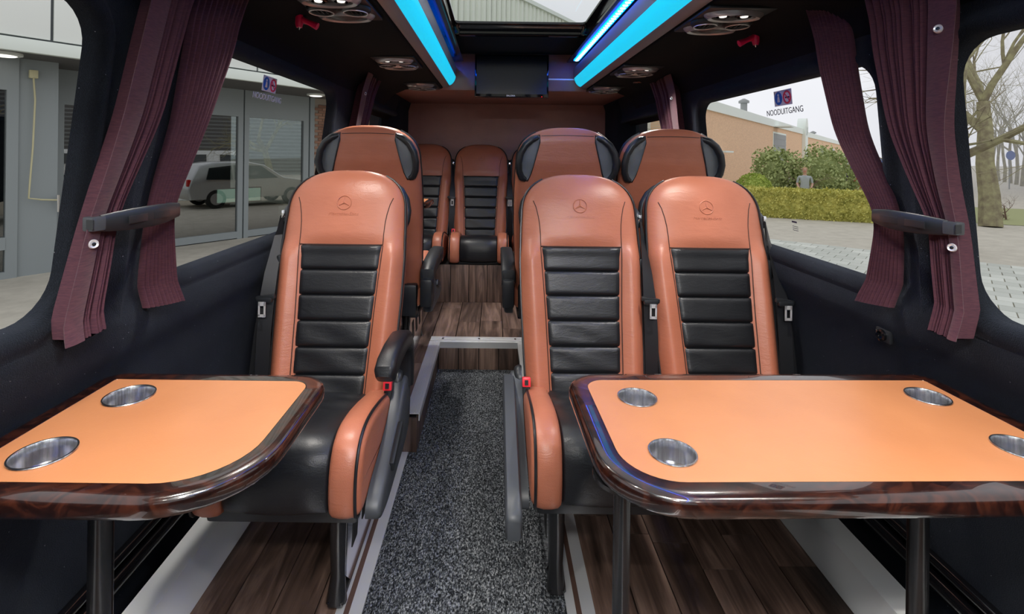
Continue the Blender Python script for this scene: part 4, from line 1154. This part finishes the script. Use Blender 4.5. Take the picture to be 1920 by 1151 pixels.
# ---------------- brick warehouse on the right
WO = Vector((10.6, 27.0, GZ)); wd_ = Vector((.625, .781, 0)); wrz = math.atan2(wd_.y, wd_.x)
wh = thing('brick_warehouse', 'long sand brick warehouse with pale roof band beyond the hedge', 'building', WO, wrz)
def wbox(name, m, x0, x1, o0, o1, z0, z1, parent=wh): return MB().box(((x0+x1)/2, -(o0+o1)/2, (z0+z1)/2), (x1-x0, abs(o1-o0), z1-z0)).build(name, m, parent)
wbox('wall', 'brick_far', 0, 39, -12, 0, 0, 4.55); wbox('roof_band', 'white_fascia', -.1, 39, -12, .12, 4.55, 5.15)
wbox('wall', 'brick_far', 40.5, 95, -12, 0, 0, 4.35); wbox('roof_band', 'white_fascia', 40.5, 95, -12, .12, 4.35, 4.95)
wbox('pilaster', 'white_fascia', 38.6, 40.6, -.5, .35, 0, 5.4)
MB().lathe([(1.0, 0), (1.0, .85)], (39.6, .5, 5.4), 24, rot=(PI/2, 0, 0)).build('rounded_cap', 'white_fascia', wh)
def wwin(x, w_, z0, z1, door=False):
    f = wbox('window' if not door else 'roller_door', 'white_fascia', x-.18, x+w_+.25, -.2, .03, z0, z1+.15)
    g = wbox('pane' if not door else 'shutter', 'louvre_grey', x, x+w_, -.1, .045, z0+.05, z1, parent=f)
    if door:
        for k in range(7): wbox('slat', 'louvre_grey', x, x+w_, .045, .06, z0+.1+k*(z1-z0)/7, z0+.05+(k+.8)*(z1-z0)/7, parent=f)
wwin(2.2, 1.3, 1.0, 2.15); wwin(22.0, 6.0, .1, 4.0, True); wwin(56, 4.0, 1.3, 3.4); wwin(70, 5.0, 0.4, 3.3)
wbox('canopy_slab', 'white_fascia', 4.2, 6.0, 0, .6, 2.15, 2.25); wbox('lamp_arm', 'white_fascia', 22, 24, 0, 1.3, 4.55, 4.65)
for x, h in ((22.5, 1.9), (70, 1.0)):
    MB().lathe([(.28, 4.9), (.28, 4.9+h), (.45, 4.9+h), (.45, 5.1+h), (.1, 5.3+h)], (x, 2.5, 0), 14).build('chimney', 'louvre_grey', wh)
# ---------------- grey depot far to the right, mirrored in the entrance glass
dp = thing('grey_depot', 'grey ribbed depot hall seen only as a reflection in the entrance glass', 'building', (27, 5, GZ), 0)
MB().box((3, 0, 3.0), (6, 30, 6.0)).build('hall', 'louvre_grey', dp)
for k in range(20): MB().box((-.03, 0, .3+k*.29), (.06, 30, .16)).build('wall_rib', 'soffit_grey', dp)
# ---------------- plants
def leaf_cloud(b, pts, size, rnd):
    for p in pts:
        s = size*rnd.uniform(.6, 1.3); a = Vector((rnd.uniform(-1, 1), rnd.uniform(-1, 1), rnd.uniform(-1, 1))).normalized(); u = a.orthogonal().normalized(); v_ = a.cross(u)
        b.add([p-u*s-v_*s*.5, p+u*s-v_*s*.5, p+u*s*.6+v_*s*.6, p-u*s*.6+v_*s*.6], [(0, 1, 2, 3)], False)
rnd = random.Random(3)
h0, h1 = Vector((6.9, 16.75, 0)), Vector((12.2, 14.3, 0)); hd_ = (h1-h0).normalized(); hn = Vector((-hd_.y, hd_.x, 0)); HL = (h1-h0).length
hg = thing('clipped_hedge', 'long low clipped yellow-green hedge across the road', 'hedge', (h0.x, h0.y, GZ), math.atan2(hd_.y, hd_.x))
MB().grid(lambda u, v: (u*HL, [0, -.05, 0, .7, .75, .7][min(5, round(v*5))], [0, .4, .82, .82, .4, 0][min(5, round(v*5))]), 30, 5).build('core', 'hedge_leaf', hg)
lb = MB(); pts = []
for i in range(9000):
    x = rnd.random()*HL; k = rnd.random()
    if k < .6: pts.append(Vector((x, -.06+rnd.gauss(0, .04), rnd.random()*.88)))
    else: pts.append(Vector((x, rnd.uniform(-.05, .72), .86+rnd.gauss(0, .035))))
leaf_cloud(lb, pts, .032, rnd); o = lb.build('foliage', 'hedge_leaf', hg, recalc=False); o['kind'] = 'stuff'
def bush(label, c, rx, rz, m, n, size, seed, cat='bush', stem=True, name='garden_bush', dome=False):
    rnd = random.Random(seed); t = thing(name, label, cat, (c[0], c[1], GZ), group='garden shrubs')
    pts = []
    for i in range(n):
        d = Vector((rnd.gauss(0, 1), rnd.gauss(0, 1), rnd.gauss(0, 1))).normalized()
        lump = 1+.18*math.sin(d.x*5+seed)*math.sin(d.z*6+seed*2)+.1*math.sin(d.y*9)
        r = rnd.uniform(.72, 1.04)*lump if not dome else rnd.uniform(.94, 1.02)
        z = rz+d.z*rz*r if not dome else abs(d.z)*2*rz*r
        pts.append(Vector((d.x*rx*r, d.y*rx*r, max(.05, z))))
    b = MB(); leaf_cloud(b, pts, size, rnd); o = b.build('foliage', m, t, recalc=False); o['kind'] = 'stuff'
    core = MB(); core.lathe([(rx*.55*math.sin(PI*max(.02, min(.98, k/10))), .05+k/10*rz*1.8) for k in range(11)], n=12); core.build('branches', m, t)
    return t
bush('rounded light green topiary bush behind the hedge', (10.4, 20.3), .85, .62, 'topiary_leaf', 3500, .035, 4, dome=True, name='topiary_bush')
bush('dark green bush left of the bare shrub', (12.5, 22.5), .95, 1.12, 'bush_leaf', 3500, .06, 5)
bush('tall green bush right of the bare shrub, behind the person', (14.0, 21.3), 1.25, 1.16, 'bush_leaf', 4500, .06, 6)
def tree(label, c, h, r0, levels, seed, name='bare_tree', m='bark', spread=.55, cat='tree', kids=3, lean=(0, 0), first=.35, sides=7, group='bare trees'):
    rnd = random.Random(seed); t = thing(name, label, cat, (c[0], c[1], GZ), group=group); trunk = MB(); br = MB()
    def grow(p, d, ln, r, lv):
        mb = trunk if lv == levels else br
        n = 4 if lv > 1 else 3; pts = [p]; rs = [r]; q = p.copy(); dd = d.copy()
        for i in range(n):
            dd = (dd + Vector((rnd.gauss(0, .10), rnd.gauss(0, .10), rnd.gauss(.03, .07)))).normalized(); q = q+dd*ln/n; pts.append(q.copy()); rs.append(r*(1-.45*(i+1)/n))
        mb.tube(pts, rs, max(3, sides-(levels-lv)*1), cap=False)
        if lv == 0: return
        k = kids+(1 if lv == levels else 0)
        for j in range(k):
            f_ = rnd.uniform(first if lv == levels else .3, 1) if j < k-1 else 1.0
            idx = min(n, max(1, round(f_*n))); base = pts[idx]
            a = rnd.uniform(0, 2*PI); o1 = dd.orthogonal().normalized(); o1.rotate(Matrix.Rotation(a, 3, dd))
            nd = (dd*(1-spread*rnd.uniform(.6, 1.2)) + o1*spread*rnd.uniform(.8, 1.4) + Vector((0, 0, .12))).normalized()
            grow(base, nd, ln*rnd.uniform(.58, .82), rs[idx]*rnd.uniform(.55, .75), lv-1)
    grow(Vector((0, 0, 0)), Vector((lean[0], lean[1], 1)).normalized(), h, r0, levels)
    trunk.build('trunk', m, t, recalc=False); o = br.build('branches', m, t, recalc=False)
    return t
tree('thick mossy bare tree outside the front right window', (14.05, 14.3), 3.6, .27, 5, 21, spread=.42, kids=3, first=.75)
tree('slender bare tree whose twigs hang behind the right curtains', (16.5, 20), 4.2, .2, 5, 8, spread=.6, kids=3, first=.5)
tree('bare garden shrub between the two green bushes', (12.7, 20.6), .9, .05, 4, 14, name='bare_shrub', m='twig', spread=.5, kids=3, cat='shrub', sides=5, group='garden shrubs')
tree('dark bare tree mirrored in the entrance glass', (9.7, 10.6), 2.6, .20, 5, 33, spread=.6, kids=3, first=.7)
tree('low reddish twiggy shrub on the verge outside the front right window', (16.2, 16.0), .45, .035, 4, 17, name='twiggy_shrub', m='twig', spread=.75, kids=4, cat='shrub', sides=4, first=.1, group='garden shrubs')
ranks = ('first', 'second', 'third', 'fourth', 'fifth', 'sixth', 'seventh')
for i in range(7):
    px = 1862+i*11; Zd = 48-i*2.2
    tree(f'{ranks[i]} misty bare tree from the left in the far avenue on the right', ((px-926)/950*Zd, Zd), 4.6, .13, 4, 50+i, spread=.45, kids=3, first=.5, sides=5, group='far avenue trees')
MB().add([(13.4, 15.5, GZ+.01), (17.0, 13.6, GZ+.01), (24, 18, GZ+.01), (17, 21, GZ+.01)], [(0, 1, 2, 3)], False).build('verge', 'grass'); struct(bpy.data.objects['verge'])
# blue round road sign far right
c = Vector(((1893-926)/950*33, 33, GZ)); s = thing('road_sign', 'small round blue road sign on a pole in the far avenue', 'sign', c)
MB().tube([(0, 0, 0), (0, 0, 2.2)], .035, 8).build('pole', 'louvre_grey', s); MB().lathe([(.3, 0), (.3, .03)], (0, -.05, 2.2), 20, rot=(PI/2, 0, 0)).build('disc', 'car_blue', s)
# ---------------- vehicles
def vehicle(name, label, c, rz, profile, glass_poly, width, paint, wheels, wr=.31, group=None, tail=True):
    t = thing(name, label, 'car', (c[0], c[1], GZ), rz, group)
    hwid = width/2
    top = max(z for x, z in profile); beltz = .58*top
    rings = []
    def sec(k): return [(x, z) for x, z in profile]
    for y, ins in ((-hwid, .06), (-hwid+.03, .02), (-hwid+.12, 0), (hwid-.12, 0), (hwid-.03, .02), (hwid, .06)):
        ring = []
        for x, z in profile:
            tum = max(0, (z-beltz))*.22*(1 if abs(y) > hwid-.05 else (.9 if abs(y) > hwid-.13 else .85))
            ring.append(Vector((x*(1-ins*.25), math.copysign(abs(y)-tum, y), max(.22, z-ins*.5) if z > beltz else z+ins*.3)))
        rings.append(ring)
    MB().loft(rings, smooth=False).build('body', paint, t)
    for s in (-1, 1):
        for k, poly in enumerate(glass_poly):
            q = [Vector((x, s*(hwid-max(0, z-beltz)*.22+.006), z)) for x, z in poly]; q2 = [p+Vector((0, -s*.03, 0)) for p in q]
            MB().loft([q, q2], smooth=False).build('side_window', 'car_glass', t)
    for x in wheels:
        for s in (-1, 1):
            b_ = MB(); b_.lathe([(wr*.6, -.10), (wr*.95, -.10), (wr, -.06), (wr, .06), (wr*.95, .10), (wr*.6, .10)], (x, s*(hwid-.08), wr), 24, rot=(PI/2, 0, 0)); wh_ = b_.build('wheel', 'tyre', t)
            MB().lathe([(wr*.62, -.105), (wr*.5, -.08), (wr*.1, -.09), (wr*.1, .09), (wr*.5, .08), (wr*.62, .105)], (x, s*(hwid-.08), wr), 18, rot=(PI/2, 0, 0)).build('hub', 'hub', wh_)
    x0 = min(x for x, z in profile); x1 = max(x for x, z in profile)
    for s in (-1, 1):
        MB().box((x1-.05, s*(hwid-.17), .70), (.10, .26, .14), bev=.03).build('headlamp', 'chrome', t); MB().box((x0+.04, s*(hwid-.12), .85), (.10, .14, .22), bev=.02).build('tail_lamp', 'tail_light', t)
    return t
HATCH = [(-2.0, .30), (-2.08, .6), (-2.0, .92), (-1.72, 1.40), (-1.3, 1.50), (-.2, 1.52), (.35, 1.42), (1.0, .98), (1.75, .82), (2.0, .62), (2.02, .30)]
HG = [[(-1.55, .95), (-1.45, 1.32), (-.75, 1.40), (-.75, .93)], [(-.68, .93), (-.68, 1.41), (.22, 1.38), (.78, .96)]]
VAN = [(-2.3, .32), (-2.35, .8), (-2.3, 1.5), (-2.15, 1.86), (.9, 1.90), (1.25, 1.75), (1.75, 1.12), (2.35, .95), (2.45, .6), (2.4, .32)]
VG = [[(-1.9, 1.15), (-1.85, 1.65), (-.5, 1.68), (-.5, 1.15)], [(.15, 1.12), (.15, 1.68), (1.0, 1.66), (1.45, 1.15)]]
vehicle('parked_car', 'silver hatchback mirrored in the entrance glass', (2.3, 10.2), math.radians(62), HATCH, HG, 1.72, 'car_silver', (-1.25, 1.28), group='parked vehicles')
vehicle('parked_van', 'white van mirrored in the entrance glass, nearer one', (14.2, 7.4), math.radians(75), VAN, VG, 1.85, 'car_white', (-1.4, 1.5), group='parked vehicles')
vehicle('parked_van', 'white van mirrored in the entrance glass, further one', (15.0, 1.8), math.radians(80), VAN, VG, 1.85, 'car_white', (-1.4, 1.5), group='parked vehicles')
vehicle('parked_car', 'orange red car half hidden by the right curtains behind the hedge', (17.3, 22.6), math.radians(50), HATCH, HG, 1.72, 'car_orange', (-1.25, 1.28), group='parked vehicles')
vehicle('parked_van', 'blue van half hidden by the right curtains beyond the hedge', (26.2, 34), math.radians(20), VAN, VG, 1.85, 'car_blue', (-1.4, 1.5), group='parked vehicles')
s = thing('waste_container', 'dark grey waste container beside the blue van', 'container', (16.9, 24.6, GZ), .3)
MB().box((0, 0, .62), (.75, .8, .9), bev=.04).build('body', 'bin_grey', s); MB().box((0, 0, 1.11), (.82, .88, .08), bev=.03).build('lid', 'bin_grey', s)
for xx in (-.28, .28): MB().lathe([(.09, -.03), (.09, .03)], (xx, -.3, .095), 12, rot=(0, PI/2, 0)).build('castor', 'tyre', s)
# ---------------- person behind the hedge
def person(label, c, rz, h=1.56):
    t = thing('person', label, 'person', (c[0], c[1], GZ), rz)
    k = h/1.72
    J = {'pel': (0, 0, .93), 'wst': (0, 0, 1.08), 'chs': (0, 0, 1.30), 'nk': (0, .0, 1.46), 'hd0': (0, -.01, 1.55), 'hd': (0, -.02, 1.64), 'hd1': (0, -.01, 1.71)}
    V = [J['pel'], J['wst'], J['chs'], J['nk'], J['hd0'], J['hd'], J['hd1']]; Rr = [(.15, .11), (.135, .10), (.165, .115), (.055, .06), (.068, .085), (.078, .095), (.05, .06)]; Ed = [(0, 1), (1, 2), (2, 3), (3, 4), (4, 5), (5, 6)]
    for s_ in (-1, 1):
        n = len(V); V += [(s_*.10, 0, .86), (s_*.11, -.01, .50), (s_*.11, .02, .09), (s_*.12, -.13, .04)]; Rr += [(.088, .09), (.062, .065), (.042, .045), (.04, .03)]; Ed += [(0, n), (n, n+1), (n+1, n+2), (n+2, n+3)]
        n = len(V); V += [(s_*.19, 0, 1.38), (s_*.24, .02, 1.12), (s_*.20, -.16, 1.00), (s_*.17, -.24, .99)]; Rr += [(.055, .055), (.042, .042), (.032, .032), (.035, .025)]; Ed += [(2, n), (n, n+1), (n+1, n+2), (n+2, n+3)]
    me = bpy.data.meshes.new('body'); me.from_pydata([tuple(q*k for q in v_) for v_ in V], Ed, []); o = obj('body', me, t)
    md = o.modifiers.new('skin', 'SKIN')
    for i, sv in enumerate(me.skin_vertices[0].data): sv.radius = tuple(q*k for q in Rr[i]); sv.use_root = (i == 0)
    o.modifiers.new('sub', 'SUBSURF').levels = 2; o.modifiers['sub'].render_levels = 2
    dg = bpy.context.evaluated_depsgraph_get(); me2 = bpy.data.meshes.new_from_object(o.evaluated_get(dg)); o.modifiers.clear(); o.data = me2
    me2.materials.clear()
    for m_ in ('shirt', 'skin', 'trouser'): me2.materials.append(MATS[m_])
    for p_ in me2.polygons:
        z = p_.center.z/k; far = abs(p_.center.x)/k
        p_.material_index = 1 if (z > 1.44 or (far > .15 and z < 1.16 and z > .95)) else (0 if z > .93 else 2); p_.use_smooth = True
    hr = MB(); hr.lathe([(.088*math.cos(a), .10*math.sin(a)) for a in [lerp(-.3, PI/2, q/8) for q in range(9)]], (0, .012, 1.645), 18, closed_ends=False); hr.v = [tuple(q*k for q in p_) for p_ in hr.v]; hr.build('hair', 'hair', t)
    fc = MB()
    for s_ in (-1, 1): fc.lathe([(.008, 0), (.001, .006)], (s_*.03*k, -.112*k, 1.645*k), 8, rot=(PI/2, 0, 0))
    fc.build('eyes', 'decal_ink', t)
    MB().tube([(0, -.105*k, 1.645*k), (0, -.125*k, 1.61*k), (0, -.108*k, 1.60*k)], [.008, .012, .008], 6).build('nose', 'skin', t)
    MB().box((0, -.108*k, 1.575*k), (.045*k, .01, .008)).build('mouth', 'decal_red', t)
person('person with fair hair and grey shirt standing behind the hedge', (10.35, 16.85), -.5)

# ------------------------------------------------------------------ light mist over the far avenue
mh = bpy.data.materials.new('mist'); mh.use_nodes = True; mh.node_tree.nodes.clear()
o_ = N(mh, 'ShaderNodeOutputMaterial'); v_ = N(mh, 'ShaderNodeVolumeScatter'); v_.inputs['Color'].default_value = (.97, .99, .98, 1); v_.inputs['Density'].default_value = .03
L(mh, v_.outputs[0], o_.inputs['Volume']); MATS['mist'] = mh
ms = MB().box((46, 27, 6.2), (44, 16, 13.6)).build('mist', 'mist'); tag(ms, 'pale mist hanging before the far avenue trees', 'mist'); ms['kind'] = 'stuff'
